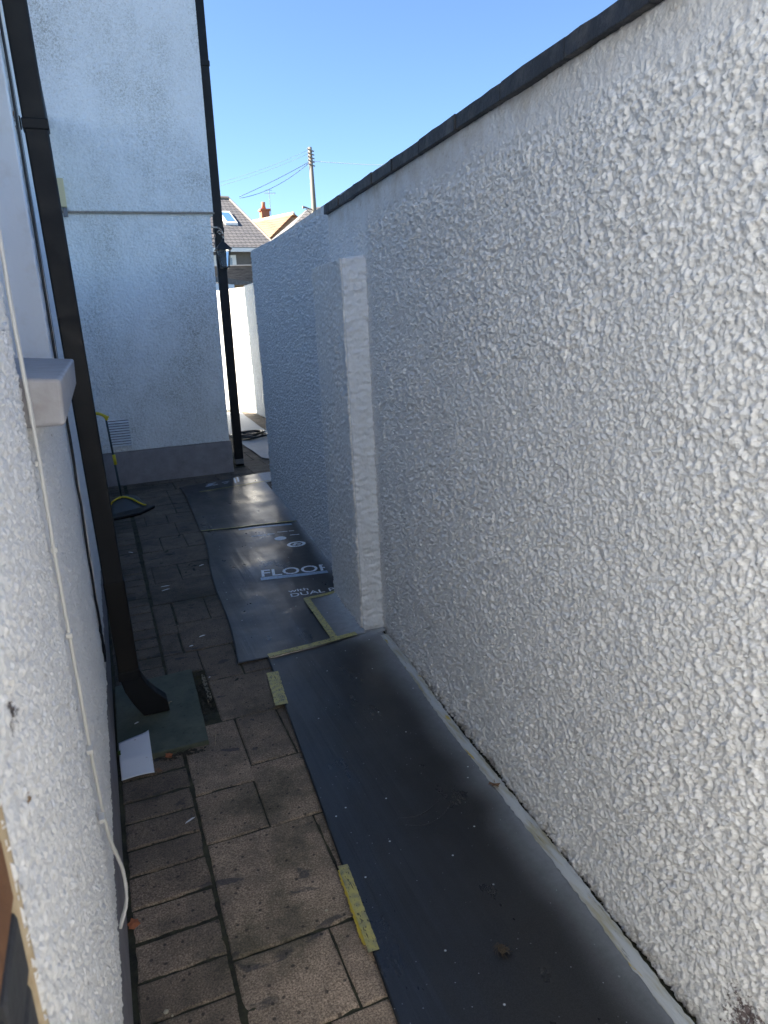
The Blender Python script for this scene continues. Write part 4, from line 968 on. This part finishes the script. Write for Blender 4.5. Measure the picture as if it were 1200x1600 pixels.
bm = NB(); cx_, cy_ = 12.25, 51.3; box(bm, (cx_-.28, cy_-.28, 7.9), (cx_+.28, cy_+.28, 9.26)); box(bm, (cx_-.36, cy_-.36, 9.15), (cx_+.36, cy_+.36, 9.27)); ch = obj('chimney', bm, M_chim, h2)
bm = NB(); tube(bm, [(cx_-.05, cy_, 9.26), (cx_-.05, cy_, 9.5), (cx_-.05, cy_, 9.72)], [.17, .13, .14], 10); obj('chimney_pot', bm, M_chim, ch, smooth=True)
bm = NB(); box(bm, (cx_-.42, cy_-.42, 7.85), (cx_+.40, cy_+.35, 8.10)); obj('flashing', bm, mat('pale_flashing', (.6, .6, .58), .6), ch)
bm = NB(); tube(bm, [(cx_+.42, cy_, 8.9), (cx_+.42, cy_, 10.55)], .022, 6); tube(bm, [(cx_+.05, cy_-.1, 10.28), (cx_+.95, cy_+.3, 10.36)], .016, 5); tube(bm, [(cx_+.2, cy_, 10.5), (cx_+.66, cy_+.1, 10.5)], .014, 5)
for k in range(7): tube(bm, [(cx_+.12+k*.12, cy_-.25+k*.05, 10.30), (cx_+.12+k*.12, cy_+.15+k*.05, 10.30)], .010, 4)
obj('aerial', bm, mat('aerial_metal', (.45, .45, .45), .4, .8), ch)
h3 = empty('grey_roofed_house'); tag(h3, 'distant house with pale grey tiled roof behind the utility pole', 'house')
bm = NB(); box(bm, (10.4, 40.6, -.02), (20, 47, 5.35)); obj('wall', bm, M_pebble, h3)
bm = NB(); V = [bm.verts.new(p) for p in ((9.45, 40, 5.3), (20.4, 40, 5.3), (20.4, 47.6, 5.3), (9.45, 47.6, 5.3), (13.10, 43.8, 8.22), (18, 43.8, 8.9))]
for f_ in ((0, 1, 5, 4), (1, 2, 5), (2, 3, 4, 5), (3, 0, 4), (3, 2, 1, 0)): bm.faces.new([V[i] for i in f_])
obj('roof', bm, M_greyroof, h3)

# utility pole and wires
up = empty('utility_pole'); tag(up, 'tall wooden utility pole with stacked wire fittings rising behind the garden wall', 'utility pole')
M_pole = mat('pole_wood', (.22, .19, .15), .85); n = NT(M_pole); n.color(n.mix(n.noise(4, 5, .6, n.mapped((6, 6, .4))), (.28, .26, .23), (.13, .11, .08)))
bm = NB(); tube(bm, [(9.24, 30, -.02), (9.235, 30, 5.5), (9.225, 30, 8.42)], [.13, .105, .075], 12); obj('pole', bm, M_pole, up, smooth=True)
bm = NB(); tube(bm, [(9.19, 29.98, 6.06), (8.85, 29.9, 6.16), (8.72, 29.9, 6.16)], [.02, .03, .06], 6); tube(bm, [(9.1, 29.98, 5.9), (8.85, 29.92, 6.12)], .015, 5); obj('step_bracket', bm, mat('pole_iron', (.22, .17, .14), .7), up)
for k in range(5):
    bm = NB(); z = 8.30-k*.135; beam(bm, (9.10, 29.90, z+.02), (9.36, 29.92, z-.05), .05, .035); tube(bm, [(9.10, 29.9, z), (9.10, 29.9, z+.06)], .022, 6)
    obj('wire_fitting', bm, mat('fitting', (.20, .19, .17), .6) if k == 0 else bpy.data.materials['fitting'], up)
def wire(a, b, sag, r, label, m=M_black):
    a = Vector(a); b = Vector(b); bm = NB(); N_ = 30
    tube(bm, [a.lerp(b, i/N_)-Vector((0, 0, sag*4*(i/N_)*(1-i/N_))) for i in range(N_+1)], r, 5)
    tag(obj('overhead_wire', bm, m, smooth=True), label, 'wire', 'overhead wires at the utility pole')
wire((9.12, 29.95, 7.86), (6.6, 31.9, 6.85), .04, .011, 'upper dark wire from the pole down to the slate house roof')
wire((9.12, 29.95, 7.82), (6.62, 31.95, 6.80), .22, .011, 'lower sagging dark wire from the pole to the slate house roof')
M_fw = mat('thin_wire', (.10, .12, .14), .6)
wire((9.08, 29.95, 8.28), (3.0, 36, 7.6), .35, .005, 'highest faint wire running left from the pole top', M_fw)
wire((9.08, 29.95, 8.15), (3.0, 36, 7.35), .30, .005, 'second faint wire running left just below the highest', M_fw)
M_lw2 = mat('pale_wire', (.75, .77, .8), .5)
wire((9.30, 29.95, 7.90), (22.0, 29.0, 8.35), .30, .010, 'pale wire running right from the pole across the sky', M_lw2)
